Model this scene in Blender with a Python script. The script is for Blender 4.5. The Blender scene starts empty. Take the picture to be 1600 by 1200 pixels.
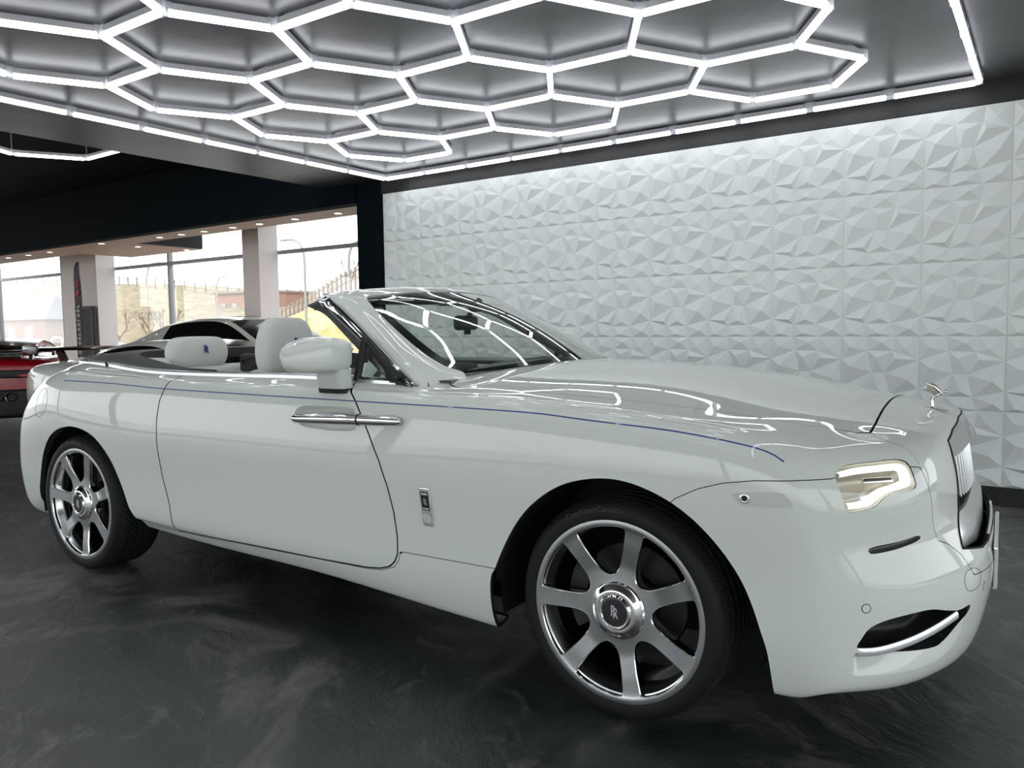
import bpy, bmesh, math, random
import numpy as np
from mathutils import Vector, Matrix
from mathutils.geometry import delaunay_2d_cdt
PI=math.pi
C=bpy.context.scene.collection
random.seed(7); np.random.seed(7)
# ------------------------------------------------------------ materials
def mat(name,col=(.8,.8,.8),rough=.5,metal=0,emit=None,es=0,coat=0,coatr=.03,trans=0,ior=1.5,spec=.5,alpha=1):
    m=bpy.data.materials.new(name); m.use_nodes=True; b=m.node_tree.nodes['Principled BSDF']
    b.inputs['Base Color'].default_value=(*col,1); b.inputs['Roughness'].default_value=rough
    b.inputs['Metallic'].default_value=metal; b.inputs['Coat Weight'].default_value=coat
    b.inputs['Coat Roughness'].default_value=coatr; b.inputs['Transmission Weight'].default_value=trans
    b.inputs['IOR'].default_value=ior; b.inputs['Specular IOR Level'].default_value=spec
    b.inputs['Alpha'].default_value=alpha
    if emit: b.inputs['Emission Color'].default_value=(*emit,1); b.inputs['Emission Strength'].default_value=es
    return m
def nd(m,t,**k):
    n=m.node_tree.nodes.new(t)
    for a,v in k.items(): setattr(n,a,v)
    return n
def ln(m,a,b): m.node_tree.links.new(a,b)
def bsdf(m): return m.node_tree.nodes['Principled BSDF']
def noise_bump(m,scale,strength,dist=.01,detail=4):
    t=nd(m,'ShaderNodeTexCoord'); n=nd(m,'ShaderNodeTexNoise'); n.inputs['Scale'].default_value=scale; n.inputs['Detail'].default_value=detail
    b=nd(m,'ShaderNodeBump'); b.inputs['Strength'].default_value=strength; b.inputs['Distance'].default_value=dist
    ln(m,t.outputs['Object'],n.inputs['Vector']); ln(m,n.outputs['Fac'],b.inputs['Height']); ln(m,b.outputs['Normal'],bsdf(m).inputs['Normal'])
    return m
def glass_mat(name,tint,rough=0,refl=.08):
    # thin sheet glass: tinted see-through plus mirror reflection by Fresnel
    m=bpy.data.materials.new(name); m.use_nodes=True; nt=m.node_tree; nt.nodes.clear()
    o=nd(m,'ShaderNodeOutputMaterial'); mx=nd(m,'ShaderNodeMixShader'); t=nd(m,'ShaderNodeBsdfTransparent'); g=nd(m,'ShaderNodeBsdfGlossy')
    t.inputs['Color'].default_value=(*tint,1); g.inputs['Roughness'].default_value=rough; g.inputs['Color'].default_value=(1,1,1,1)
    lw=nd(m,'ShaderNodeLayerWeight'); lw.inputs['Blend'].default_value=.5
    f=nd(m,'ShaderNodeMath',operation='POWER'); f.inputs[1].default_value=5; ln(m,lw.outputs['Facing'],f.inputs[0])
    ad=nd(m,'ShaderNodeMath',operation='ADD'); ad.inputs[1].default_value=.04+refl; ad.use_clamp=True
    ln(m,f.outputs[0],ad.inputs[0]); ln(m,ad.outputs[0],mx.inputs[0]); ln(m,t.outputs[0],mx.inputs[1]); ln(m,g.outputs[0],mx.inputs[2]); ln(m,mx.outputs[0],o.inputs['Surface'])
    return m
# ------------------------------------------------------------ object helpers
def tag(o,label=None,cat=None,group=None,kind=None):
    if label: o['label']=label
    if cat: o['category']=cat
    if group: o['group']=group
    if kind: o['kind']=kind
    return o
def empty(name,loc=(0,0,0),rz=0,parent=None):
    o=bpy.data.objects.new(name,None); C.objects.link(o); o.location=loc; o.rotation_euler=(0,0,rz); o.empty_display_size=.1
    if parent: o.parent=parent
    return o
def raw(name,V,F,mats,parent=None,smooth=True,mi=None,N=None,angle=None):
    me=bpy.data.meshes.new(name); me.from_pydata([tuple(map(float,v)) for v in V],[],[tuple(int(i) for i in f) for f in F])
    if not isinstance(mats,(list,tuple)): mats=[mats]
    for m in mats: me.materials.append(m)
    if mi is not None: me.polygons.foreach_set('material_index',[int(i) for i in mi])
    me.polygons.foreach_set('use_smooth',[bool(smooth)]*len(me.polygons))
    me.validate(); me.update()
    if N is not None and len(N)==len(me.vertices): me.normals_split_custom_set_from_vertices([tuple(map(float,n)) for n in N])
    elif angle is not None: me.set_sharp_from_angle(angle=math.radians(angle))
    o=bpy.data.objects.new(name,me); C.objects.link(o)
    if parent: o.parent=parent
    return o
class MB:
    """collects shapes into one mesh"""
    def __init__(s): s.V=[];s.F=[];s.M=[]
    def add(s,V,F,m=0):
        n=len(s.V); s.V+= [tuple(v) for v in V]; s.F+=[tuple(i+n for i in f) for f in F]; s.M+=[m]*len(F); return s
    def box(s,a,b,m=0,T=None):
        x0,y0,z0=a;x1,y1,z1=b
        V=[(x0,y0,z0),(x1,y0,z0),(x1,y1,z0),(x0,y1,z0),(x0,y0,z1),(x1,y0,z1),(x1,y1,z1),(x0,y1,z1)]
        if T: V=[tuple(T@Vector(v)) for v in V]
        return s.add(V,[(0,3,2,1),(4,5,6,7),(0,1,5,4),(1,2,6,5),(2,3,7,6),(3,0,4,7)],m)
    def bevbox(s,a,b,r,m=0,T=None,n=3):
        bm=bmesh.new(); bmesh.ops.create_cube(bm,size=1)
        for v in bm.verts: v.co=Vector([(a[i]+b[i])/2+v.co[i]*(b[i]-a[i]) for i in range(3)])
        bmesh.ops.bevel(bm,geom=bm.edges[:],offset=r,segments=n,profile=.5,affect='EDGES')
        return s.bm(bm,m,T)
    def bm(s,bm,m=0,T=None):
        bm.verts.index_update(); V=[tuple(T@v.co) if T else tuple(v.co) for v in bm.verts]; F=[[v.index for v in f.verts] for f in bm.faces]; bm.free(); return s.add(V,F,m)
    def tube(s,P,r,n=8,m=0,cap=True,closed=False,flat=None):
        P=[Vector(p) for p in P]; V=[];F=[]; K=len(P); R=r if isinstance(r,(list,tuple)) else [r]*K
        up=None
        for i,p in enumerate(P):
            if closed: t=(P[(i+1)%K]-P[i-1]).normalized()
            else: t=(P[min(i+1,K-1)]-P[max(i-1,0)]).normalized()
            if up is None:
                up=Vector((0,0,1)) if abs(t.z)<.9 else Vector((1,0,0))
            a=t.cross(up).normalized(); b=a.cross(t).normalized(); up=b
            for j in range(n):
                w=2*PI*(j+.5)/n; V.append(p+R[i]*(math.cos(w)*a+math.sin(w)*b*(flat or 1)))
        for i in range(K-(0 if closed else 1)):
            i2=(i+1)%K
            for j in range(n): F.append((i*n+j,i*n+(j+1)%n,i2*n+(j+1)%n,i2*n+j))
        if cap and not closed: F+= [tuple(range(n))[::-1],tuple((K-1)*n+j for j in range(n))]
        return s.add(V,F,m)
    def lathe(s,prof,n=48,m=0,T=None,closed=False,a0=0,a1=2*PI):
        # prof list (r,h); axis = z
        V=[];F=[];K=len(prof); full=abs(a1-a0-2*PI)<1e-6; nn=n if full else n+1
        for j in range(nn):
            w=a0+(a1-a0)*j/n
            for r,h in prof: V.append((r*math.cos(w),r*math.sin(w),h))
        for j in range(n):
            j2=(j+1)%nn
            for i in range(K-(0 if closed else 1)):
                i2=(i+1)%K; F.append((j*K+i,j2*K+i,j2*K+i2,j*K+i2))
        if T: V=[tuple(T@Vector(v)) for v in V]
        return s.add(V,F,m)
    def build(s,name,mats,parent=None,smooth=True,angle=35):
        return raw(name,s.V,s.F,mats,parent,smooth,s.M,angle=angle)
def loft(rings,closed=True,caps=True):
    n=len(rings[0]);V=[tuple(p) for r in rings for p in r];F=[]
    for i in range(len(rings)-1):
        for j in range(n if closed else n-1):
            k=(j+1)%n; F.append((i*n+j,i*n+k,(i+1)*n+k,(i+1)*n+j))
    if caps and closed: F+=[tuple(range(n))[::-1],tuple((len(rings)-1)*n+j for j in range(n))]
    return V,F
def subd(o,l=2):
    m=o.modifiers.new('s','SUBSURF'); m.levels=l; m.render_levels=l; return o
def spl(xs,ys):
    """smooth interpolation (monotone cubic)"""
    xs=np.array(xs,float); ys=np.array(ys,float)
    if xs[0]>xs[-1]: xs=xs[::-1]; ys=ys[::-1]
    d=np.diff(ys)/np.diff(xs); m=np.zeros(len(xs)); m[0]=d[0]; m[-1]=d[-1]
    for i in range(1,len(xs)-1): m[i]=0 if d[i-1]*d[i]<=0 else 2*d[i-1]*d[i]/(d[i-1]+d[i])
    def f(x):
        x=np.clip(x,xs[0],xs[-1]); i=np.clip(np.searchsorted(xs,x)-1,0,len(xs)-2)
        h=xs[i+1]-xs[i]; t=(x-xs[i])/h
        return (2*t**3-3*t**2+1)*ys[i]+(t**3-2*t**2+t)*h*m[i]+(-2*t**3+3*t**2)*ys[i+1]+(t**3-t**2)*h*m[i+1]
    return f
def smoothline(P,n,closed=False):
    """Catmull-Rom through points"""
    P=[Vector(p) for p in P]; K=len(P); out=[]
    segs=K if closed else K-1
    for i in range(segs):
        p0=P[(i-1)%K] if closed or i>0 else P[0]*2-P[1]; p1=P[i]; p2=P[(i+1)%K]
        p3=P[(i+2)%K] if closed or i+2<K else P[-1]*2-P[-2]
        for j in range(n):
            t=j/n; out.append(.5*((2*p1)+(p2-p0)*t+(2*p0-5*p1+4*p2-p3)*t*t+(3*p1-p0-3*p2+p3)*t**3))
    if not closed: out.append(P[-1].copy())
    return out
# ------------------------------------------------------------ surface cutting (panels cut from one smooth shell)
class Surf:
    def __init__(s,V,N,F): s.V=np.asarray(V,float); s.N=np.asarray(N,float); s.F=F
    def split(s,phi):
        """returns (inside: phi>=0, outside: phi<0)"""
        ph=phi(s.V); eps=2e-4
        ph=np.where(np.abs(ph)<eps,eps,ph); V=list(s.V); N=list(s.N); cache={}; A=[];B=[]
        pos=ph>0
        for f in s.F:
            k=sum(1 for i in f if pos[i])
            if k==len(f): A.append(f); continue
            if k==0: B.append(f); continue
            a=[];b=[]; n=len(f)
            for q in range(n):
                i=f[q];j=f[(q+1)%n]
                (a if pos[i] else b).append(i)
                if pos[i]!=pos[j]:
                    key=(min(i,j),max(i,j))
                    if key not in cache:
                        t=ph[i]/(ph[i]-ph[j]); v=s.V[i]*(1-t)+s.V[j]*t; nn=s.N[i]*(1-t)+s.N[j]*t
                        cache[key]=len(V); V.append(v); N.append(nn/np.linalg.norm(nn))
                    a.append(cache[key]); b.append(cache[key])
            if len(a)>2:A.append(tuple(a))
            if len(b)>2:B.append(tuple(b))
        return Surf(V,N,A).compact(),Surf(V,N,B).compact()
    def compact(s):
        used=sorted({i for f in s.F for i in f}); mp={j:i for i,j in enumerate(used)}
        if not used: return Surf(np.zeros((0,3)),np.zeros((0,3)),[])
        return Surf(s.V[used] if isinstance(s.V,np.ndarray) else np.array(s.V)[used],np.array(s.N)[used],[tuple(mp[i] for i in f) for f in s.F])
    def edge_loopset(s):
        cnt={}
        for f in s.F:
            for q in range(len(f)):
                e=(f[q],f[(q+1)%len(f)]); 
                if (e[1],e[0]) in cnt: del cnt[(e[1],e[0])]
                else: cnt[e]=1
        return list(cnt)
    def flange(s,depth,phi=None,tol=2e-3,dirv=None,curl=0):
        """turn the rim inwards so the sheet has thickness; returns extra V,N,F"""
        E=s.edge_loopset(); V=list(s.V);N=list(s.N);F=list(s.F); mp={}; mp0={}
        if phi is not None: ph=np.abs(phi(s.V))
        for a,b in E:
            if phi is not None and (ph[a]>tol or ph[b]>tol): continue
            e=s.V[b]-s.V[a]; l=np.linalg.norm(e)
            if l<1e-9: continue
            for i in (a,b):
                if i not in mp:
                    d=np.asarray(dirv(s.V[i])) if dirv else -s.N[i]
                    mp0[i]=len(V); V.append(s.V[i]); mp[i]=len(V)+0; N.append(s.N[i]); V.append(s.V[i]+d*depth); N.append(s.N[i]); mp[i]=len(V)-1
            F.append((b,a,mp[a],mp[b]))
        o=Surf(V,N,F); o.nflange=len(F)-len(s.F); return o
    def mesh(s,name,m,parent=None,keepN=True,nface=None):
        o=raw(name,s.V,s.F,m,parent,True,N=None)
        return o
def poly_phi(P,ax=(0,2),extra=None):
    """signed distance (inside positive) to closed polygon in two axes"""
    P=np.array([tuple(p)[:2] for p in P],float); Q=np.roll(P,-1,0)
    def phi(V):
        p=V[:,list(ax)].copy() if not callable(ax) else ax(V)
        d2=np.full(len(p),1e9); ins=np.zeros(len(p),bool)
        for a,b in zip(P,Q):
            e=b-a; L=e@e
            if L<1e-14: continue
            t=np.clip(((p-a)@e)/L,0,1); q=p-a-t[:,None]*e; d2=np.minimum(d2,(q**2).sum(1))
            c=(a[1]>p[:,1])!=(b[1]>p[:,1])
            with np.errstate(all='ignore'): xi=(b[0]-a[0])*(p[:,1]-a[1])/(b[1]-a[1])+a[0]
            ins^=c&(p[:,0]<xi)
        d=np.sqrt(d2); r=np.where(ins,d,-d)
        if extra is not None: r=np.minimum(r,extra(V))
        return r
    return phi
def proj_normals(o):
    pass
# ============================================================ car body cage (x forward, origin on the ground under the front axle)
# columns of the wrap-around side net: sx = x on the side, or plan position at the nose and the tail
pin=spl([-3.6,-3.2,-2.9,-2.3,-1.7,-1.1,-.67,-.34,-.08,.16,.32,.43,.51,.6],[.99,1.008,1.008,.996,.992,.989,.986,.981,.967,.953,.936,.915,.885,.86])
sillz=spl([-3.6,-2.65,-2.2,-1.5,-1.0,-.48,0,.5],[.30,.285,.262,.247,.222,.19,.185,.185])
SIDE=[.55,.40,.22,0,-.22,-.46,-.85,-1.10,-1.45,-1.9,-2.35,-2.7,-3.05,-3.4]
rowW=[.875,.915,.944,.950,.958,.960,.930,.895]
fl=spl([.6,.3,0,-.35,-.8,-2.2,-2.7,-3.1,-3.5],[.004,.010,.012,.008,0,0,.008,.012,.004])
EDGE={.55:(.655,.962),.40:(.685,.988),.22:(.71,1.01),0:(.735,1.028),-.22:(.75,1.042),-.46:(.765,1.049),-.85:(.80,1.050),-1.10:(.84,1.055),-1.45:(.845,1.064),-1.9:(.85,1.061),-2.35:(.85,1.060),-2.7:(.83,1.066),-3.05:(.79,1.086),-3.4:(.735,1.095)}
def front_row(k):
    # nose plan curve for each row: list of (x,w,z) c0..c5
    Z=[.215,.25,.37,.53,.655,.77,.865,.922][k]
    X=[.92,.975,1.01,1.02,.965,.935,.918,.902][k]; D=[0,0,0,0,.03,.033,.027,.016][k]
    g={0:[0,.004,.02,.075,.17,.31],1:[0,.004,.022,.08,.175,.31],2:[0,.004,.022,.08,.175,.315],3:[0,.004,.022,.085,.18,.325],
       4:[0,.004,.036,.105,.195,.332],5:[0,.004,.028,.085,.165,.31],6:[0,.004,.03,.075,.15,.285],7:[0,.004,.03,.08,.155,.255]}[k]
    g=[v-(0 if i<2 else D*.6 if i==2 else D) for i,v in enumerate(g)]
    W=[0,.22,.42,.60,.77,.895] if k<6 else ([0,.22,.415,.57,.72,.845] if k==6 else [0,.22,.41,.54,.665,.76])
    if k==0: W=[0,.22,.42,.58,.74,.85]
    zz=[Z]*6
    if k==7: zz=[.92,.92,.918,.916,.915,.92]
    if k==6: zz=[.865,.868,.868,.865,.865,.868]
    return [(X-g[i],W[i],zz[i]) for i in range(6)]
def rear_row(k):
    Z=[.21,.25,.36,.50,.64,.78,.91,.965][k]
    X=[-3.98,-4.07,-4.17,-4.20,-4.19,-4.15,-4.08,-4.05][k]
    g=[.33,.21,.10,.03,0]; W=[.87,.77,.60,.34,0]
    if k==0: W=[.80,.70,.55,.3,0]
    if k>=6: W=[.845,.75,.58,.32,0] if k==6 else [.80,.70,.54,.3,0]
    if k==7: g=[.34,.22,.10,.03,0]
    return [(X+g[i],W[i],Z) for i in range(5)]
rows=[]
for k in range(8):
    r=front_row(k)
    for x in SIDE:
        zt=[sillz(x),sillz(x)+.045,.36,.50,.65,.80,pin(x),(pin(x)+EDGE[x][1])/2+.012][k]
        if k==5: zt=min(.80,pin(x)-.1)
        w=rowW[k]+ (fl(x) if 1<k<7 else 0)
        if k==7: w=EDGE[x][0]*.42+rowW[6]*.58
        if x==.55: w-=.012 if k<7 else 0.0
        if x==-3.4: w-=.01
        if x==.55 and k==0: w-=.0
        r.append((x,w,float(zt)))
    r+=rear_row(k); rows.append(r)
# r8: edge loop
r8=[(.860,0,.950),(.855,.2,.948),(.832,.385,.942),(.79,.50,.940),(.715,.60,.934),(.645,.635,.944)]
r8+=[(x,*EDGE[x]) for x in SIDE]
r8+=[(-3.66,.68,1.045),(-3.86,.60,.995),(-3.95,.46,.983),(-4.00,.26,.980),(-4.02,0,.980)]
rows.append(r8)
NC=len(r8)
# hood interior: stations x (cols 5..12 of the net) x lateral fractions
hz={.645:.990,.55:1.006,.40:1.036,.22:1.064,0:1.092,-.22:1.108,-.46:1.118,-.85:1.128}
LAT=[.78,.54,.27,0]
def build_cage():
    V=[];idx={};F=[]
    def v(x,w,z,key):
        idx[key]=len(V); V.append((x,-w,z)); return idx[key]
    for k,r in enumerate(rows):
        for c,(x,w,z) in enumerate(r): v(x,w,z,(k,c))
    for k in range(8):
        for c in range(NC-1): F.append((idx[k,c],idx[k,c+1],idx[k+1,c+1],idx[k+1,c]))
    # underside
    for c,(x,w,z) in enumerate(rows[0]): v(x-(.06 if c<4 else 0)+(.06 if c>NC-4 else 0),w*.93,z+.015,('u',c))
    for c in range(NC-1): F.append((idx['u',c],idx['u',c+1],idx[0,c+1],idx[0,c]))
    # hood: corner = net col 4; station s joins col 5+s ; lateral joins cols 4..0 (col 4 is the corner)
    HS=[5]+[6+i for i in range(7)]
    prev=[idx[8,4],idx[8,3],idx[8,2],idx[8,1],idx[8,0]]
    for n,c in enumerate(HS):
        x,w,z=r8[c]; xk=x if x in hz else min(hz,key=lambda q:abs(q-x)); zc=hz[xk]
        cur=[idx[8,c]]
        for li,l in enumerate(LAT):
            ww=w*l; 
            zz=z+(zc-z)*(1-l**2.1)
            xx=x+ (.04*(1-l*l) if n<2 else 0)
            cur.append(v(xx,ww,zz,('h',n,li)))
        for j in range(4): F.append((prev[j],cur[j],cur[j+1],prev[j+1]))
        prev=cur
    # rear deck: corner = col NC-4 ; stations going forward: cols NC-5, then SIDE -3.4,-3.05
    RC=[NC-5,NC-6,NC-7]
    prev=[idx[8,NC-4],idx[8,NC-3],idx[8,NC-2],idx[8,NC-1]]
    rzc=[1.062,1.108,1.13]
    for n,c in enumerate(RC):
        x,w,z=r8[c]; cur=[idx[8,c]]
        for li,l in enumerate([.72,.38,0]):
            cur.append(v(x,w*l,z+(rzc[n]-z)*(1-l**2.2),('d',n,li)))
        for j in range(3): F.append((prev[j+1],cur[j+1],cur[j],prev[j]))
        prev=cur
    # inner belt lip for the cabin opening
    lip=[c for c in range(12,NC-6)]
    for n,c in enumerate(lip):
        x,w,z=r8[c]; v(x,w-.05,z+.004,('l',c))
    for a,b in zip(lip[:-1],lip[1:]): F.append((idx[8,a],idx[8,b],idx['l',b],idx['l',a]))
    return V,F,idx
def mirror_cage(V,F):
    n=len(V); V2=list(V); mp=[]
    for i,(x,y,z) in enumerate(V):
        if abs(y)<1e-6: mp.append(i)
        else: mp.append(len(V2)); V2.append((x,-y,z))
    F2=list(F)+[tuple(mp[i] for i in f[::-1]) for f in F]
    return V2,F2
def subdivide(V,F,level,it=6):
    T=np.array(V,float); P=T.copy()
    def run(P,l):
        me=bpy.data.meshes.new('tmp'); me.from_pydata([tuple(p) for p in P],[],F); o=bpy.data.objects.new('tmp',me); C.objects.link(o)
        m=o.modifiers.new('s','SUBSURF'); m.levels=l; m.render_levels=l
        ev=o.evaluated_get(bpy.context.evaluated_depsgraph_get()); em=ev.to_mesh()
        n=len(em.vertices); A=np.empty(n*3); em.vertices.foreach_get('co',A); A=A.reshape(-1,3)
        B=np.empty(n*3); em.vertex_normals.foreach_get('vector',B); B=B.reshape(-1,3)
        FF=[tuple(p.vertices) for p in em.polygons] if l>2 else None
        ev.to_mesh_clear(); bpy.data.objects.remove(o); bpy.data.meshes.remove(me)
        return A,B,FF
    bpy.context.view_layer.update()
    for _ in range(it):
        A,_,_=run(P,2); P=P+(T-A[:len(P)])*.9
    return run(P,level)
# ============================================================ camera
F_PX=1210.6; YAW,PITCH,ROLL=.6098,-.0753,-.013; CAMH=1.277
def make_camera():
    cy,sy=math.cos(YAW),math.sin(YAW); cp,sp=math.cos(PITCH),math.sin(PITCH)
    fw=Vector((-sy*cp,cy*cp,sp)); rt=Vector((cy,sy,0)); up=rt.cross(fw)
    c,s=math.cos(ROLL),math.sin(ROLL); r2=c*rt+s*up; u2=-s*rt+c*up
    cam=bpy.data.cameras.new('camera'); o=bpy.data.objects.new('camera',cam); C.objects.link(o)
    M=Matrix((r2,u2,-fw)).transposed().to_4x4(); M.translation=(0,0,CAMH); o.matrix_world=M
    cam.sensor_width=36; cam.sensor_fit='HORIZONTAL'; cam.lens=36*F_PX/1600; cam.clip_start=.02; cam.clip_end=500
    bpy.context.scene.camera=o
make_camera()
CAR_A=.045; CAR_LOC=(-1.12-.93*math.sin(CAR_A),2.1723+.93*math.cos(CAR_A),0)
# ============================================================ shared materials
M_WHITE=mat('panel_white',(.85,.88,.875),.5)
M_CEIL=noise_bump(mat('ceiling_dark_satin',(.075,.078,.085),.33,spec=.5),3.0,.25,.02)
M_NAVY=mat('navy_paint',(.002,.0055,.008),.8,spec=.08)
M_BLACK=mat('black_matt',(.008,.008,.009),.5)
M_BLACKG=mat('black_gloss',(.006,.006,.007),.12)
M_TUBE=mat('lamp_diffuser',(.9,.9,.9),.4,emit=(.93,.96,1.0),es=7)
M_HOUS=mat('lamp_housing',(.62,.63,.66),.45)
M_CLEAR=mat('clear_plastic',(.75,.76,.8),.2,alpha=.45)
M_BEIGE=mat('soffit_beige',(.82,.56,.42),.6)
M_PLASTER=mat('plaster_pale',(.86,.78,.75),.7)
M_FRAME=mat('window_frame_grey',(.34,.34,.36),.45)
M_GLASS=glass_mat('window_glass',(.95,.96,.95),0,0)
M_SPOT=mat('downlight_lens',(.9,.9,.9),.4,emit=(1,.96,.9),es=14)
M_CHROME=mat('chrome',(.78,.78,.78),.06,metal=1)
M_STEEL=mat('brushed_steel',(.50,.53,.53),.24,metal=1)
# epoxy floor: dark, marbled, glossy
def floor_mat():
    m=mat('marbled_epoxy_floor',(.03,.03,.03),.2,spec=.8); b=bsdf(m)
    tc=nd(m,'ShaderNodeTexCoord'); mp=nd(m,'ShaderNodeMapping'); mp.inputs['Scale'].default_value=(.5,.5,.5); mp.inputs['Rotation'].default_value=(0,0,.5)
    n0=nd(m,'ShaderNodeTexNoise'); n0.inputs['Scale'].default_value=1.4; n0.inputs['Detail'].default_value=5
    mx=nd(m,'ShaderNodeMix',data_type='RGBA'); mx.inputs[0].default_value=.35
    n1=nd(m,'ShaderNodeTexNoise'); n1.inputs['Scale'].default_value=2.2; n1.inputs['Detail'].default_value=10; n1.inputs['Roughness'].default_value=.62; n1.inputs['Distortion'].default_value=1.6
    ln(m,tc.outputs['Object'],mp.inputs['Vector']); ln(m,mp.outputs[0],n0.inputs['Vector']); ln(m,mp.outputs[0],mx.inputs[6]); ln(m,n0.outputs['Color'],mx.inputs[7]); ln(m,mx.outputs[2],n1.inputs['Vector'])
    r=nd(m,'ShaderNodeValToRGB'); e=r.color_ramp.elements; e[0].position=.45; e[0].color=(.006,.012,.014,1); e[1].position=.66; e[1].color=(.19,.18,.16,1)
    x=r.color_ramp.elements.new(.54); x.color=(.026,.033,.034,1)
    ln(m,n1.outputs['Fac'],r.inputs[0]); ln(m,r.outputs[0],b.inputs['Base Color'])
    rr=nd(m,'ShaderNodeMapRange'); rr.inputs['From Min'].default_value=.3; rr.inputs['From Max'].default_value=.75; rr.inputs['To Min'].default_value=.34; rr.inputs['To Max'].default_value=.60; b.inputs['Coat Weight'].default_value=.42; b.inputs['Coat Roughness'].default_value=.2; b.inputs['Coat IOR'].default_value=1.6
    ln(m,n1.outputs['Fac'],rr.inputs['Value']); ln(m,rr.outputs[0],b.inputs['Roughness'])
    # fine scratches and brushed streaks over the marbling
    mp2=nd(m,'ShaderNodeMapping'); mp2.inputs['Scale'].default_value=(1.3,2.6,1); mp2.inputs['Rotation'].default_value=(0,0,-.35); ln(m,mx.outputs[2],mp2.inputs['Vector'])
    n3=nd(m,'ShaderNodeTexNoise'); n3.inputs['Scale'].default_value=3.2; n3.inputs['Detail'].default_value=12; n3.inputs['Roughness'].default_value=.7; n3.inputs['Distortion'].default_value=2.5; ln(m,mp2.outputs[0],n3.inputs['Vector'])
    r3=nd(m,'ShaderNodeMapRange'); r3.inputs['From Min'].default_value=.55; r3.inputs['From Max'].default_value=.78; ln(m,n3.outputs['Fac'],r3.inputs['Value'])
    m3=nd(m,'ShaderNodeMix',data_type='RGBA'); m3.inputs[7].default_value=(.21,.205,.185,1); ln(m,r3.outputs[0],m3.inputs[0]); ln(m,r.outputs[0],m3.inputs[6]); ln(m,m3.outputs[2],b.inputs['Base Color'])
    n2=nd(m,'ShaderNodeTexNoise'); n2.inputs['Scale'].default_value=7; n2.inputs['Detail'].default_value=10; n2.inputs['Roughness'].default_value=.68; n2.inputs['Distortion'].default_value=1.8; ln(m,mp2.outputs[0],n2.inputs['Vector'])
    bp=nd(m,'ShaderNodeBump'); bp.inputs['Strength'].default_value=.36; bp.inputs['Distance'].default_value=.03; ln(m,bp.outputs[0],b.inputs['Coat Normal'])
    ln(m,n2.outputs['Fac'],bp.inputs['Height']); ln(m,bp.outputs[0],b.inputs['Normal'])
    return m
# ============================================================ room
K=.5345; ZL=CAMH+2.8425*K; ZC=2.868; WY=11.619*K; PX0=-11.205*K; PW=.97485*K; PH=.96357*K; ZT=CAMH+2.678*K; ZB=ZT-5*PH
XR,XL,YB,YW=4.2,-21.6,-6.0,8.6
def struct(o): o['kind']='structure'; return o
struct(MB().box((XL-.3,YB-.3,-.12),(XR+.3,YW+.2,0)).build('floor',floor_mat(),smooth=False))
# 3-D diamond panels of the back wall: one tile outline repeated
def panels():
    N={'C0':(0,0),'C1':(1,0),'C2':(0,1),'C3':(1,1),'T1':(.32,0),'T2':(.70,0),'B1':(.30,1),'B2':(.68,1),'L1':(0,.33),'L2':(0,.73),'R1':(1,.33),'R2':(1,.73),
       'a':(.35,.20),'b':(.67,.21),'c':(.41,.51),'d':(.57,.52),'e':(.31,.82),'f':(.64,.82)}
    REG=[('C0 T1 a L1',.12,.15,.022),('T1 T2 b a',.54,.085,.026),('T2 C1 R1 b',.82,.17,.014),('L1 a c L2',.13,.43,.034),('a b d c',.46,.30,.026),('b R1 d',.71,.31,.032),
         ('L2 c e',.27,.745,.034),('c d f e',.50,.745,.026),('d R1 R2 f',.86,.60,.034),('L2 e B1 C2',.12,.955,.022),('e f B2 B1',.47,.955,.024),('f R2 C3 B2',.88,.90,.026)]
    names=list(N); P=[(N[k][0],N[k][1],.0) for k in names]; FC=[]
    for s_,x,y,h_ in REG:
        k=[names.index(q) for q in s_.split()]; P.append((x,y,h_)); i=len(P)-1
        for q in range(len(k)): FC.append((k[q],i,k[(q+1)%len(k)]))
    g=.0012; V=[];F=[]
    for i in range(17):
        for j in range(5):
            n=len(V)
            for x,y,h_ in P: V.append((PX0+(i+g+x*(1-2*g))*PW,WY-.028-h_,ZT-(j+g+y*(1-2*g))*PH))
            F+=[tuple(n+k for k in f) for f in FC]
            cs=[(g,g),(1-g,g),(1-g,1-g),(g,1-g)]; m=len(V)
            for u,w in cs: V.append((PX0+(i+u)*PW,WY-.028,ZT-(j+w)*PH))
            for u,w in cs: V.append((PX0+(i+u)*PW,WY-.012,ZT-(j+w)*PH))
            for q in range(4): F.append((m+q,m+(q+1)%4,m+4+(q+1)%4,m+4+q))
    n=len(V); x1=PX0+17*PW
    V+=[(PX0,WY-.012,ZB),(x1,WY-.012,ZB),(x1,WY-.012,ZT),(PX0,WY-.012,ZT),(PX0,WY+.2,ZB),(x1,WY+.2,ZB),(x1,WY+.2,ZT),(PX0,WY+.2,ZT)]
    F+=[(n,n+1,n+2,n+3),(n+4,n+7,n+6,n+5),(n,n+3,n+7,n+4),(n+1,n+5,n+6,n+2),(n+3,n+2,n+6,n+7),(n,n+4,n+5,n+1)]
    return V,F
V,F=panels(); struct(raw('wall_back',V,F,M_WHITE,smooth=False))
x1=PX0+17*PW
struct(MB().box((PX0,WY-.02,0),(x1,WY+.2,ZB)).build('baseboard_back',M_BLACK,smooth=False))
struct(MB().box((PX0-.02,WY-.03,ZT+.004),(x1,WY+.2,ZC)).build('trim_1',M_BLACK,smooth=False))
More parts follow.
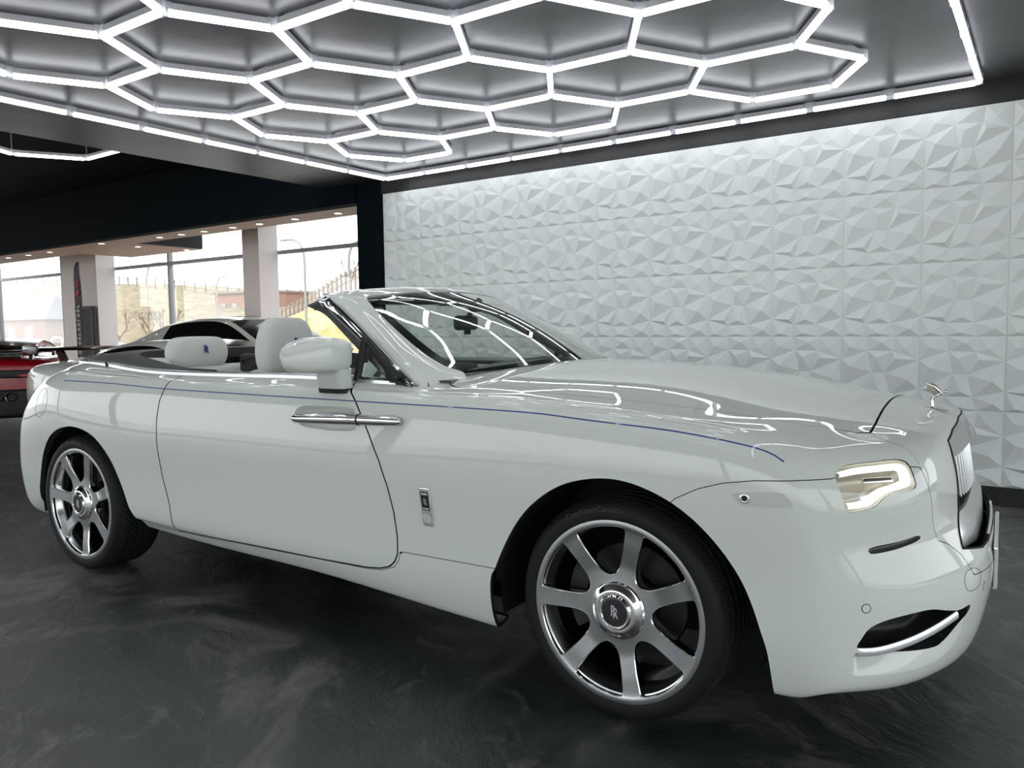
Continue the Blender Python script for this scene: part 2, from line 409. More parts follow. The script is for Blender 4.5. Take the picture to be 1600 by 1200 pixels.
# dark pier at the end of the panelled wall, header beam over the glazed front, side beam returning along the ceiling edge
struct(MB().box((-6.40,WY-.02,0),(PX0-.003,YW,3.6)).build('wall_pier',M_NAVY,smooth=False))
struct(MB().box((XL,6.16,2.65),(-6.40,6.32,3.6)).build('trim_2',M_NAVY,smooth=False))
struct(MB().box((-6.90,YB,ZC),(XR,WY+.2,ZC+.2)).build('ceiling',M_CEIL,smooth=False))
struct(MB().box((XL,YB,3.45),(-6.90,YW,3.6)).build('ceiling',mat('upper_ceiling',(.004,.006,.008),.8,spec=.1),smooth=False))
m=MB().box((XL,6.32,2.65),(-6.40,6.80,2.93)).box((XL,6.80,2.65),(-13.72,7.05,2.90)).box((-14.3,7.05,2.65),(-12.05,8.0,2.92)).box((-13.72,6.80,2.65),(-12.05,7.05,2.92))
struct(m.build('ceiling',M_BEIGE,smooth=False))
m=MB().box((-12.05,6.82,2.66),(-12.03,8.0,2.93)).box((-13.0,6.9,2.93),(-12.03,8.0,3.45))
struct(m.build('trim_3',mat('dark_fascia',(.035,.035,.04),.6),smooth=False))
def side_wall(name,a,b,col):
    return struct(MB().box(a,b).build(name,mat(name+'_paint',col,.65),smooth=False))
m=MB().box((XR,YB,0),(XR+.2,WY+.2,.12)).box((XR,YB,2.75),(XR+.2,WY+.2,3.6))
ry=[YB,-.5,WY+.2]
for y in ry: m.box((XR,y-.05,.12),(XR+.2,y+.05,2.75))
struct(m.build('wall_right',mat('wall_right_paint',(.66,.66,.65),.65),smooth=False))
for n,(ya,yb) in enumerate(zip(ry[:-1],ry[1:]),10):
    f=MB(); ya+=.05; yb-=.05
    for y in (ya+.03,yb-.03): f.box((XR+.06,y-.03,.12),(XR+.12,y+.03,2.75))
    for z in (.15,2.72): f.box((XR+.06,ya,z-.03),(XR+.12,yb,z+.03))
    fo=struct(f.build('window_%d'%n,M_FRAME,smooth=False)); MB().box((XR+.088,ya,.15),(XR+.092,yb,2.72)).build('pane',M_GLASS,fo,smooth=False)
struct(MB().box((XR+.4,-60,-.35),(60,60,-.15)).build('ground',mat('side_yard',(.45,.44,.42),.8),smooth=False))
WP=mat('wall_front_paint',(.66,.66,.65),.65); m=MB().box((XL,YB-.2,0),(XR+.2,YB,.12)).box((XL,YB-.2,3.15),(XR+.2,YB,3.6))
fx=[XL,-15.2,-8.8,-2.4,XR+.2]
for x in fx: m.box((x-.04,YB-.2,.12),(x+.04,YB,3.15))
struct(m.build('wall_front',WP,smooth=False))
for n,(xa,xb) in enumerate(zip(fx[:-1],fx[1:]),4):  # glazing behind the camera, added as fill daylight for the car side
    f=MB(); xa+=.04; xb-=.04
    for x in (xa+.012,xb-.012): f.box((x-.012,YB-.16,.12),(x+.03,YB-.10,3.15))
    for z in (.15,3.12): f.box((xa,YB-.16,z-.03),(xb,YB-.10,z+.03))
    fo=struct(f.build('window_%d'%n,M_FRAME,smooth=False)); MB().box((xa,YB-.132,.15),(xb,YB-.128,3.12)).build('pane',M_GLASS,fo,smooth=False)
struct(MB().box((-60,-60,-.35),(4.5,YB-.4,-.15)).build('ground',mat('forecourt',(.45,.44,.42),.8),smooth=False))
m=MB().box((XL-.2,YB,0),(XL,YW+.2,.1)).box((XL-.2,YB,3.2),(XL,YW+.2,3.6))
for y in (YB,-1.2,3.6,YW): m.box((XL-.2,y-.05,.1),(XL,y+.05,3.2))
struct(m.build('wall_left',mat('wall_left_paint',(.55,.55,.53),.65),smooth=False))
for n,(ya,yb) in enumerate(((YB+.05,-1.25),(-1.15,3.55),(3.65,YW-.05)),13):  # glazing out of view, added to bring daylight glare onto the floor
    f=MB()
    for z in (.12,3.18): f.box((XL-.14,ya,z-.02),(XL-.06,yb,z+.02))
    fo=struct(f.build('window_%d'%n,M_FRAME,smooth=False)); MB().box((XL-.102,ya,.13),(XL-.098,yb,3.17)).build('pane',M_GLASS,fo,smooth=False)
struct(MB().box((-100,-60,-.35),(XL-.4,8.2,-.16)).build('ground',mat('west_yard',(.35,.34,.32),.8),smooth=False))
# glazed front (behind the parked cars): plaster piers, frames, panes
for i,(xa,xb,ya) in enumerate([(-11.15,-10.72,8.15),(-16.82,-15.91,8.15)]):
    struct(MB().box((xa,ya,0),(xb,YW-.07,3.45)).build('wall_pier',M_PLASTER,smooth=False))
wins=[(-21.5,-18.2,[]),(-16.61,-11.06,[-14.01]),(-11.02,-6.42,[])]
struct(MB().box((-18.2,YW-.05,0),(-16.61,YW+.1,3.45)).box((-11.06,YW-.05,0),(-11.02,YW+.1,3.45)).build('wall_back',M_PLASTER,smooth=False))
for n,(xa,xb,mul) in enumerate(wins,1):
    f=MB(); t=.045
    for x in [xa+t/2,xb-t/2]+mul: f.bevbox((x-t/2,YW-.05,.05),(x+t/2,YW+.05,3.4),.004)
    for z in (.10,2.555,3.38): f.bevbox((xa,YW-.045,z-.03),(xb,YW+.045,z+.03),.004)
    fo=struct(f.build('window_%d'%n,M_FRAME))
    xs=[xa]+mul+[xb]; pn=MB()
    for p,q in zip(xs[:-1],xs[1:]):
        pn.box((p+.02,YW-.004,.12),(q-.02,YW+.004,2.535)).box((p+.02,YW-.004,2.575),(q-.02,YW+.004,3.36))
    pn.build('pane',M_GLASS,fo,smooth=False)
# ============================================================ hexagon lamp grid (node, tube, connector)
def lamp_tube(a,b,z,parent,gap=.028,w=.024):
    a=Vector((a[0],a[1],z));b=Vector((b[0],b[1],z)); d=(b-a).normalized(); a=a+d*gap; b=b-d*gap; n=Vector((-d.y,d.x,0)); u=Vector((0,0,1))
    m=MB(); h=w/2
    def pris(sec,mi):
        V=[tuple(p+n*s+u*t) for p in (a,b) for s,t in sec]; k=len(sec)
        F=[(i,(i+1)%k,k+(i+1)%k,k+i) for i in range(k)]+[tuple(range(k))[::-1],tuple(range(k,2*k))]
        m.add(V,F,mi)
    pris([(-.016,.030),(-.016,.062),(.016,.062),(.016,.030)],0)          # aluminium channel
    pris([(-.015,.030),(.015,.030),(.017,.016),(.013,.004),(.005,0),(-.005,0),(-.013,.004),(-.017,.016)],1)   # diffuser
    return m.build('light_tube',[M_HOUS,M_TUBE],parent,smooth=False)
def connector(p,z,dirs,parent,top):
    m=MB(); c=Vector((p[0],p[1],z))
    for d in dirs:
        n=Vector((-d[1],d[0],0)); dd=Vector((d[0],d[1],0))
        T=Matrix((dd,n,Vector((0,0,1)))).transposed().to_4x4(); T.translation=c
        m.box((0,-.019,.004),(.042,.019,.066),0,T)
    m.box((-.004,-.004,.06),(.004,.004,top-z),0,Matrix.Translation(c))
    return m.build('connector',M_CLEAR,parent,smooth=False)
def lattice(origin,rot,centres,z,top,name,label,L=K,clipf=None):
    root=empty(name,(origin[0],origin[1],z)); tag(root,label,'ceiling light')
    nodes={};edges=set(); h=math.sqrt(3)/2; c,s=math.cos(rot),math.sin(rot)
    def key(x,y): return (round(x*4),round(y/h*4))
    for cx,cy in centres:
        ring=[(cx+math.cos(PI/3*k),cy+math.sin(PI/3*k)) for k in range(6)]
        for q in range(6):
            a,b=key(*ring[q]),key(*ring[(q+1)%6]); nodes[a]=ring[q]; nodes[b]=ring[(q+1)%6]; edges.add((min(a,b),max(a,b)))
    W=lambda p:((c*p[0]-s*p[1])*L,(s*p[0]+c*p[1])*L)
    for a,b in sorted(edges): lamp_tube(W(nodes[a]),W(nodes[b]),0,root)
    for k,p in sorted(nodes.items()):
        dirs=[]
        for a,b in edges:
            if k in (a,b):
                o=nodes[b if k==a else a]; pw,ow=W(p),W(o); v=Vector((ow[0]-pw[0],ow[1]-pw[1])).normalized(); dirs.append((v.x,v.y))
        connector(W(p),0,dirs,root,top-z)
    return root
h=math.sqrt(3)/2
cen=[(x,y*h) for x in (-2.5,.5,3.5) for y in (3,1,-1,-3,-5)]+[(x,y*h) for x in (-1,2) for y in (2,0,-2,-4)]
lattice((-6.2592*K,6.7623*K),.0151,cen,ZL,ZC,'hexagon_light_grid','large honeycomb of white tube lights on the dark ceiling above the white convertible')
def frame_lights():
    x0,y0=-10.7656*K,11.2043*K; s=.9932*K; s2=.9876*K; nx,ny=10,11
    root=empty('perimeter_light_frame',(x0,y0,ZL)); tag(root,'long rectangular border of straight white tube lights around the honeycomb','ceiling light')
    pts=[(i*s,0) for i in range(nx+1)]+[(nx*s,-j*s2) for j in range(1,ny+1)]+[(nx*s-i*s,-ny*s2) for i in range(1,nx+1)]+[(0,-ny*s2+j*s2) for j in range(1,ny)]
    n=len(pts)
    for i in range(n):
        a=pts[i];b=pts[(i+1)%n]; lamp_tube(a,b,0,root); p=pts[i-1]
        d1=Vector((b[0]-a[0],b[1]-a[1])).normalized(); d0=Vector((p[0]-a[0],p[1]-a[1])).normalized()
        connector(a,0,[(d1.x,d1.y),(d0.x,d0.y)],root,ZC-ZL)
frame_lights()
# second, higher honeycomb over the next bay (only its corner shows)
lattice((-8.68,3.97),0,[(0,0),(0,-1.7320508),(1.5,-.8660254)],3.2,3.449,'hexagon_light_grid','smaller honeycomb of tube lights half hidden behind the ceiling edge over the far bay',L=.72)
# ============================================================ downlights
def downlight(x,y,z,label):
    r=empty('downlight',(x,y,z)); tag(r,label,'ceiling light','round downlights in the beige soffit')
    MB().lathe([(.062,0),(.062,-.006),(.048,-.008),(.045,-.002),(.045,.0)],24).build('trim_ring',M_HOUS,r)
    MB().lathe([(.045,-.003),(.0,-.003)],24).build('lens',M_SPOT,r)
dx=[-15.9,-15.1,-14.3,-10.91,-10.35,-9.8,-9.15,-8.58,-7.87,-7.09]
for i,x in enumerate(dx): downlight(x,6.55,2.65,'small round downlight in the beige strip ceiling by the windows')
for x,y in ((-12.33,6.42),(-12.36,7.03),(-12.26,7.84)): downlight(x,y,2.65,'small round downlight in the beige strip ceiling by the windows')
# ============================================================ things by the windows
def radiator(x0,y,n,z0,z1,label):
    r=empty('column_radiator',(x0,y,0)); tag(r,label,'radiator','cast iron column radiators by the windows')
    M=mat('radiator_paint',(.045,.03,.03),.4) if 'dark' in label else mat('radiator_bronze',(.30,.22,.18),.4)
    w=.06
    for i in range(n):
        m=MB(); x=i*w
        for yy in (-.05,0,.05): m.tube([(x,yy,z0+.05),(x,yy,z1-.05)],.014,8)
        m.bevbox((x-.022,-.075,z1-.07),(x+.022,.075,z1),.015); m.bevbox((x-.022,-.075,z0),(x+.022,.075,z0+.07),.015)
        m.build('section',M,r)
    m=MB()
    for zz in (z0+.035,z1-.035): m.tube([(-.08,0,zz),(n*w,0,zz)],.018,10)
    for xx in (0,(n-1)*w): m.tube([(xx,0,0),(xx,0,z0+.03)],.014,8)
    m.build('pipe',M,r)
radiator(-16.44,8.03,11,.12,1.78,'dark tall column radiator against the pale pier beside the feather banner')
radiator(-11.25,8.03,9,.12,1.49,'bronze column radiator standing in front of the middle plaster pier')
def banner():
    r=empty('feather_banner',(-15.72,7.62,0)); tag(r,'narrow grey feather banner with red emblem and white lettering, left of the middle window','banner')
    pole=smoothline([(0,0,.02),(0,0,1.4),(.0,0,2.2),(.04,0,2.5),(.16,0,2.62)],6)
    MB().tube(pole,.010,8).build('pole',M_BLACK,r)
    MB().lathe([(.0,.0),(.24,.0),(.24,.02),(.03,.03),(.02,.06),(0,.06)],24).build('base',M_BLACK,r)
    L=smoothline([(0,.6),(0,1.6),(0,2.2),(.04,2.5),(.16,2.62)],5); R=smoothline([(.22,.6),(.22,1.4),(.24,2.1),(.24,2.4),(.2,2.6)],5)
    m=MB(); n=len(L)
    V=[];
    for k,(a,b) in enumerate(zip(L,R)):
        for s in range(5): 
            t=s/4; V.append((a.x*(1-t)+b.x*t,.012*math.sin(t*5+k*.4),a.y*(1-t)+b.y*t))
    F=[(k*5+s,k*5+s+1,(k+1)*5+s+1,(k+1)*5+s) for k in range(n-1) for s in range(4)]
    f=raw('flag',V,F,mat('banner_cloth',(.10,.10,.11),.8),r); so=f.modifiers.new('s','SOLIDIFY'); so.thickness=.003
    m=MB()
    def para(x0,z0,w,h,sk,mi): m.add([(x0,-.018,z0),(x0+w,-.018,z0+sk),(x0+w,-.018,z0+h+sk),(x0,-.018,z0+h),(x0,-.016,z0),(x0+w,-.016,z0+sk),(x0+w,-.016,z0+h+sk),(x0,-.016,z0+h)],[(0,1,2,3),(4,7,6,5),(0,4,5,1),(1,5,6,2),(2,6,7,3),(3,7,4,0)],mi)
    para(.05,2.18,.13,.035,.05,0); para(.05,2.10,.13,.035,.05,0); para(.08,1.95,.11,.09,.05,0); para(.05,1.84,.05,.05,.03,0)
    m.build('emblem',mat('banner_red',(.6,.05,.05),.7),f,smooth=False)
    m=MB(); z=1.74; random.seed(3)
    for ch in range(11):
        hh=.062; w=.13
        m.box((.05,-.018,z),(.05+w,-.016,z+.014)); 
        if ch%3: m.box((.05,-.018,z+.034),(.05+w,-.016,z+.047))
        m.box((.05 if ch%2 else .05+w-.02,-.018,z),(.07 if ch%2 else .05+w,-.016,z+.047)); z-=.09
    m.build('lettering',mat('banner_white',(.8,.8,.8),.7),f,smooth=False)
banner()
def dome_camera():
    r=empty('security_camera',(-6.47,6.9,2.60)); tag(r,'small white security camera fixed high on the dark pier beside the window','camera')
    MB().bevbox((-.01,-.04,-.06),(.06,.04,.03),.008).build('mount',M_HOUS,r)
    MB().tube([(0,0,-.05),(-.07,-.08,-.09)],.03,16).build('camera_body',M_HOUS,r)
    MB().tube([(-.07,-.08,-.09),(-.075,-.086,-.093)],.02,16).build('lens',M_BLACKG,r)
dome_camera()
# ============================================================ outdoors
def grass_mat(name,a,b,sc):
    m=mat(name,a,.9); t=nd(m,'ShaderNodeTexCoord'); n=nd(m,'ShaderNodeTexNoise'); n.inputs['Scale'].default_value=sc; n.inputs['Detail'].default_value=8
    r=nd(m,'ShaderNodeValToRGB'); r.color_ramp.elements[0].position=.35; r.color_ramp.elements[1].position=.65
    r.color_ramp.elements[0].color=(*a,1); r.color_ramp.elements[1].color=(*b,1)
    ln(m,t.outputs['Object'],n.inputs['Vector']); ln(m,n.outputs['Fac'],r.inputs[0]); ln(m,r.outputs[0],bsdf(m).inputs['Base Color']); return m
struct(MB().box((-110,8.4,-.35),(45,95,-.15)).build('ground',mat('pale_paving',(.30,.29,.27),.8),smooth=False))
def bank(name,x0,x1,prof,m,seed,amp=.35,n=70):
    """prof(x)->list of (y,z) from front to back"""
    random.seed(seed); V=[];F=[]; K_=len(prof(x0))
    for i in range(n+1):
        x=x0+(x1-x0)*i/n
        for j,(y,z) in enumerate(prof(x)): V.append((x,y+random.uniform(-amp,amp),z+(random.uniform(-amp,amp)*.5 if 0<j<K_-1 else 0)))
    for i in range(n):
        for j in range(K_-1): F.append((i*K_+j,i*K_+j+1,(i+1)*K_+j+1,(i+1)*K_+j)[::-1])
    return struct(raw(name,V,F,m))
hz_=spl([-140,-120,-100,-85,-72,-50],[8.8,8,7.2,6.1,4.7,3.4])
bank('hillside',-145,-40,lambda x:[(34,-.2),(37,1.0),(41,float(hz_(x))*.6),(46,float(hz_(x))*.85),(52,float(hz_(x))),(62,float(hz_(x))+.3)],grass_mat('hill_grass',(.15,.125,.07),(.28,.235,.16),1.6),4)
hy=spl([-44,-40,-37,-34.5,-31,-20],[.6,1.6,2.6,3.5,4.1,4.6])
bank('hillside',-44,-16,lambda x:[(27,-.2),(28.5,float(hy(x))*.5),(31,float(hy(x))*.85),(33,float(hy(x))),(36,float(hy(x)))],grass_mat('gorse_bank',(.36,.29,.10),(.45,.38,.20),2.5),9,.25)
def house():
    r=empty('brick_building',(-67.5,26,-.2)); r.scale=(1,.42,.82); tag(r,'low red brick building with grey slate roof seen through the leftmost window','building')
    bm_=mat('brick_red',(.50,.25,.17),.8)
    t=nd(bm_,'ShaderNodeTexBrick'); t.inputs['Scale'].default_value=3; t.inputs['Color1'].default_value=(.24,.115,.08,1); t.inputs['Color2'].default_value=(.18,.085,.06,1); t.inputs['Mortar'].default_value=(.28,.22,.19,1)
    tc=nd(bm_,'ShaderNodeTexCoord'); mp=nd(bm_,'ShaderNodeMapping'); mp.inputs['Rotation'].default_value=(PI/2,0,0); ln(bm_,tc.outputs['Object'],mp.inputs[0]); ln(bm_,mp.outputs[0],t.inputs['Vector']); ln(bm_,t.outputs[0],bsdf(bm_).inputs['Base Color'])
    MB().box((-14,0,0),(9.5,8,2.9)).build('wall',bm_,r,smooth=False)
    m=MB(); m.add([(-14.4,-.4,2.85),(9.9,-.4,2.85),(9.9,8.4,2.85),(-14.4,8.4,2.85),(-12.5,4,5.0),(7.6,4,5.0)],[(0,1,5,4),(1,2,5),(2,3,4,5),(3,0,4),(0,3,2,1)])
    m.build('roof',mat('slate',(.13,.13,.14),.6),r,smooth=False)
    fm=mat('white_joinery',(.4,.4,.38),.5); gm=mat('house_glass',(.25,.28,.28),.1)
    for i,x in enumerate((-12,-9.3,-6.6,-3.9,-1.2,1.5,4.2,7.0)):
        w=MB().box((x-.55,-.06,.9),(x+.55,.02,2.3)).build('window',fm,r,smooth=False)
        MB().box((x-.46,-.09,.98),(x-.03,-.05,2.22)).box((x+.03,-.09,.98),(x+.46,-.05,2.22)).build('pane',gm,w,smooth=False)
house()
def house2():
    r=empty('brick_building',(-60,45,.0)); tag(r,'distant flat orange brick block on the hill beyond the middle window','building')
    MB().box((-6,0,0),(1.5,6,4.6)).build('wall',mat('orange_brick',(.30,.16,.11),.8),r,smooth=False)
    MB().box((-6.2,-.2,4.6),(1.7,6.2,4.8)).build('roof',mat('flat_roof',(.22,.18,.16),.8),r,smooth=False)
    gm=bpy.data.materials['house_glass']
    for x in (-4.8,-3,-1.2,.4): MB().box((x-.4,-.04,2.7),(x+.4,.02,3.7)).build('window',gm,r,smooth=False)
house2()
def lamp_post(x,y,h,reach,label):
    r=empty('street_lamp',(x,y,-.2)); tag(r,label,'street lamp')
    g=mat('galvanised',(.30,.30,.31),.5)
    MB().tube(smoothline([(0,0,0),(0,0,h*.5),(0,0,h*.82),(reach*.15,0,h*.93),(reach*.5,0,h*.99),(reach,0,h)],6),[.09]*13+[.07]*30 if False else .06,10).build('pole',g,r)
    MB().bevbox((min(reach,reach*1.35),-.1,h-.05),(max(reach,reach*1.35),.1,h+.05),.03).build('lamp_head',g,r)
lamp_post(-28.3,24,5.6,-1.2,'tall curved street lamp outside, leftmost in the window nearest the dark pier')
lamp_post(-25.4,24,5.2,.8,'tall curved street lamp outside, close to the dark pier')
lamp_post(-58.4,40,5.9,1.1,'curved street lamp outside above the orange brick block')
lamp_post(-69,40,7.6,1.7,'curved street lamp outside beyond the left half of the middle window')
def bare_tree(x,y,z,h,seed,label):
    random.seed(seed); m=MB(); tips=[]
    def br(p,d,l,r_,k):
        q=p+d*l; m.tube([p,p+d*l*.5+Vector((random.uniform(-.04,.04),0,0))*l,q],[r_,r_*.8,r_*.6],5,cap=False)
        if k==0: return
        for _ in range(3 if k>1 else 4):
            nd_=(d+Vector((random.uniform(-.8,.8),random.uniform(-.6,.6),random.uniform(-.1,.6)))).normalized(); br(q,nd_,l*random.uniform(.6,.8),r_*.55,k-1)
    br(Vector((0,0,0)),Vector((0,0,1)),h*.28,.09,4)
    r=empty('bare_tree',(x,y,z)); tag(r,label,'tree','leafless trees on the banks outside')
    m.build('branches',mat('twig',(.20,.14,.11),.9),r)
for i,(x,y,z,h_) in enumerate([(-38.5,34.5,2.2,3.2),(-36.4,34.5,3.0,3.6),(-34.4,34.5,3.6,4.2),(-46.5,25,-.2,3.6),(-44,25.5,-.2,3.4),(-41.5,25,-.2,3.6),(-48.5,25,-.2,3.2)]):
    bare_tree(x,y,z,h_,i+20,'leafless brown tree on the bank outside the showroom windows')
def fence(x0,x1,y,zf,label):
    r=empty('hill_fence',(x0,y,0)); tag(r,label,'fence'); n=40; g=mat('fence_wood',(.26,.21,.18),.8)
    m=MB()
    for zz in (.45,.9): m.tube([(i*(x1-x0)/n,0,zf(x0+i*(x1-x0)/n)+zz) for i in range(n+1)],.05,5)
    m.build('rail',g,r)
    for i in range(n+1):
        xx=i*(x1-x0)/n; MB().box((xx-.06,-.06,zf(x0+xx)-.3),(xx+.06,.06,zf(x0+xx)+1.1)).build('fence_post',g,r,smooth=False)
fence(-140,-60,52,lambda x:float(hz_(x)),'long post and rail fence along the crest of the hill outside')
fence(-42,-26,32.6,lambda x:float(hy(x))+.1,'wooden fence running over the yellow bank outside the right window')
# ============================================================ the white convertible
from mathutils.bvhtree import BVHTree
M_PAINT=mat('white_paint',(.74,.775,.725),.45,coat=1,coatr=.01,spec=.15)
M_GAP=mat('gap_black',(.004,.004,.004),.7)
M_RUB=mat('rubber',(.010,.011,.011),.55)
M_LEATH=noise_bump(mat('white_leather',(.72,.73,.70),.5),120,.12,.002)
M_TRIM=mat('dark_trim',(.022,.025,.028),.42)
M_BLUE=mat('blue_coachline',(.025,.03,.26),.35,coat=1)
M_ALU=mat('polished_aluminium',(.52,.53,.54),.18,metal=1)
M_DGREY=mat('dark_metal',(.05,.05,.05),.4,metal=.6)
M_WSG=glass_mat('windscreen_glass',(.74,.82,.77),.0,.13)
CAR=empty('convertible_car',CAR_LOC,CAR_A); tag(CAR,'large white open-top convertible with polished seven-spoke wheels in the foreground','car')
CV,CF,_=build_cage(); CF=[f[::-1] for f in CF]; CV,CF=mirror_cage(CV,CF)
SP,SN,SF=subdivide(CV,CF,4)
SHELL=Surf(SP,SN,SF); SB=BVHTree.FromPolygons([tuple(p) for p in SP],SF)
def nrm(h):
    # smooth normal from the nearest shell vertex
    v=SP-np.array(h); d=(v**2).sum(1); k=np.argpartition(d,4)[:4]; w=1/(np.sqrt(d[k])+1e-4); n=(SN[k]*w[:,None]).sum(0); return Vector(n/np.linalg.norm(n))
def on_side(x,z,sgn=-1):
    h=SB.ray_cast(Vector((x,sgn*3,z)),Vector((0,-sgn,0)))[0]; return h,nrm(h)
def on_top(x,y):
    h=SB.ray_cast(Vector((x,y,3)),Vector((0,0,-1)))[0]; return h,nrm(h)
def on_front(y,z):
    h=SB.ray_cast(Vector((3,y,z)),Vector((-1,0,0)))[0]; return h,nrm(h)
def near(x,w,z,sgn=-1):
    h=SB.find_nearest(Vector((x,sgn*w,z)))[0]; return h,nrm(h)
def sd(P): return [(a,b) for a,b in P]
def ribbon(pts,width,h,name,m,parent,depth=0):
    """flat strip lying on the body along a list of (point,normal)"""
    V=[];F=[];n=len(pts)
    for i,(p,nn) in enumerate(pts):
        t=(pts[min(i+1,n-1)][0]-pts[max(i-1,0)][0]).normalized(); s=t.cross(nn).normalized()*width/2
        V+=[p-s-nn*.002,p-s+nn*h,p+s+nn*h,p+s-nn*.002]
    for i in range(n-1):
        for j in range(3): F.append((4*i+j,4*i+j+1,4*i+5+j,4*i+4+j))
    return raw(name,V,F,m,parent,angle=40)
ARCHF=smoothline([(-.50,-.2,0),(-.478,.332,0),(-.445,.445,0),(-.378,.575,0),(-.295,.677,0),(-.18,.757,0),(-.05,.793,0),(.07,.789,0),(.20,.742,0),(.31,.66,0),(.40,.545,0),(.456,.406,0),(.483,.25,0),(.485,-.2,0)],6)
ARCHR=smoothline([(-3.60,-.2,0),(-3.578,.30,0),(-3.545,.45,0),(-3.46,.61,0),(-3.31,.73,0),(-3.115,.778,0),(-2.92,.745,0),(-2.79,.65,0),(-2.71,.528,0),(-2.65,.404,0),(-2.60,.28,0),(-2.585,-.2,0)],6)
wide=lambda V:np.abs(V[:,1])-.45
phF=poly_phi(ARCHF,(0,2),wide); phR=poly_phi(ARCHR,(0,2),wide)
_,SH=SHELL.split(phF); _,SH=SH.split(phR)
# lower air intakes (left and right) -- s coordinate runs along the nose: x-|y|
def sz(V): return np.stack([V[:,0]-np.abs(V[:,1]),V[:,2]],1)
front=lambda V:V[:,0]-.3
def S(P): return [(x-w,z) for x,w,z in P]
INT=smoothline([(a,b,0) for a,b in S([(.712,.888,.368),(.718,.884,.405),(.742,.868,.438),(.794,.824,.458),(.866,.737,.466),(.909,.662,.448),(.939,.605,.435),(.962,.54,.437),(.956,.555,.412),(.935,.603,.388),(.905,.665,.352),(.882,.709,.345),(.796,.822,.358)])],5,True)
phI=poly_phi(INT,sz,front)
# headlamp openings
HLP=smoothline([(a,b,0) for a,b in S([(.639,.877,.85),(.650,.854,.871),(.682,.822,.878),(.731,.775,.882),(.775,.728,.884),(.800,.705,.876),(.812,.706,.856),(.824,.716,.831),(.826,.724,.805),(.789,.773,.798),(.766,.80,.795),(.751,.819,.782),(.737,.836,.764),(.706,.862,.755),(.674,.885,.752),(.664,.886,.771),(.650,.883,.813)])],4,True)
phH=poly_phi(HLP,sz,front)
SLOT=smoothline([(a,b,0) for a,b in S([(.727,.856,.645),(.745,.842,.6535),(.802,.788,.661),(.846,.732,.669),(.851,.724,.657),(.809,.781,.644),(.766,.825,.636),(.733,.853,.634)])],4,True)
phS=poly_phi(SLOT,sz,front)
# grille opening in front view
GR=[(-.43,.905),(-.30,.925),(0,.935),(.30,.925),(.43,.905),(.455,.86),(.47,.78),(.485,.70),(.515,.64),(.535,.600),(.40,.578),(0,.570),(-.40,.578),(-.535,.600),(-.515,.64),(-.485,.70),(-.47,.78),(-.455,.86)]
phG=poly_phi(GR,(1,2),lambda V:V[:,0]-.6)
CUT=[]
for ph in (phI,phH,phS,phG): a,SH=SH.split(ph); CUT.append(a)
# panel outlines
hood_half=[(-.57,0),(-.60,.2),(-.64,.33),(-.72,.5),(-.785,.62),(-.80,.70),(-.775,.765),(-.72,.802),(-.62,.802),(-.4,.79),(0,.772),(.2,.755),(.417,.727),(.52,.69),(.60,.655),(.66,.635),(.69,.60),(.692,.50),(.687,.3),(.683,0)]
hood_poly=hood_half+[(a,-b) for a,b in hood_half[::-1][1:-1]]
phHood=poly_phi(hood_poly,(0,1),lambda V:V[:,2]-.9)
G=.0028
HOOD,SH=SH.split(lambda V:phHood(V)-0.0)
door_p=[(-1.19,1.3),(-1.185,1.05),(-1.155,1.03),(-1.115,.994),(-1.07,.935),(-1.03,.876),(-.97,.771),(-.933,.676),(-.909,.579),(-.897,.481),(-.899,.418),(-.915,.385),(-.945,.360),(-.993,.345),(-1.06,.337),(-1.331,.330),(-1.724,.327),(-2.0,.322),(-2.305,.316),(-2.316,.441),(-2.355,.578),(-2.373,.717),(-2.378,.854),(-2.366,.945),(-2.335,1.015),(-2.31,1.045),(-2.30,1.3)]
phD=poly_phi(door_p,(0,2),wide)
DOOR,SH=SH.split(lambda V:phD(V))
def gapcut(s,ph,g=G):
    a,_=s.split(lambda V:ph(V)-g); return a
hg=lambda V:.0009+.0026*(np.clip((V[:,0]-.60)/.05,0,1)+np.clip((-.66-V[:,0])/.04,0,1))
HOOD,_=HOOD.split(lambda V:phHood(V)-hg(V)); DOOR=gapcut(DOOR,phD,.0032)
_,SH=SH.split(lambda V:phHood(V)+hg(V)); _,SH=SH.split(lambda V:phD(V)+.0034)
# sill: below the waist line between the arches
sill_p=[(-.40,.434),(-.657,.431),(-.885,.428),(-.893,.395),(-.92,.362),(-.985,.339),(-1.06,.331),(-1.724,.321),(-2.0,.316),(-2.31,.309),(-2.66,.302),(-2.75,.300),(-2.75,-.3),(-.40,-.3)]
phSill=poly_phi(sill_p,(0,2),wide)
SILL,SH=SH.split(lambda V:phSill(V)-.0010); _,SH=SH.split(lambda V:phSill(V)+.0018)
# bumper line, in nose coordinates
bump_p=[(-.90,.60),(-.765,.755),(-.692,.793),(-.616,.817),(-.521,.832),(-.38,.839),(-.255,.842),(-.10,.86),(.055,.868),(.095,.862),(.158,.857),(.164,.842),(.182,.801),(.205,.745),(.226,.674),(.245,.640),(.307,.625),(.385,.585),(.45,.52),(1.2,.50),(1.2,-.3),(-.90,-.3)]
phB=poly_phi(bump_p,sz,lambda V:V[:,0]-.02)
BUMP,SH=SH.split(lambda V:phB(V)-.0010); _,SH=SH.split(lambda V:phB(V)+.0016)
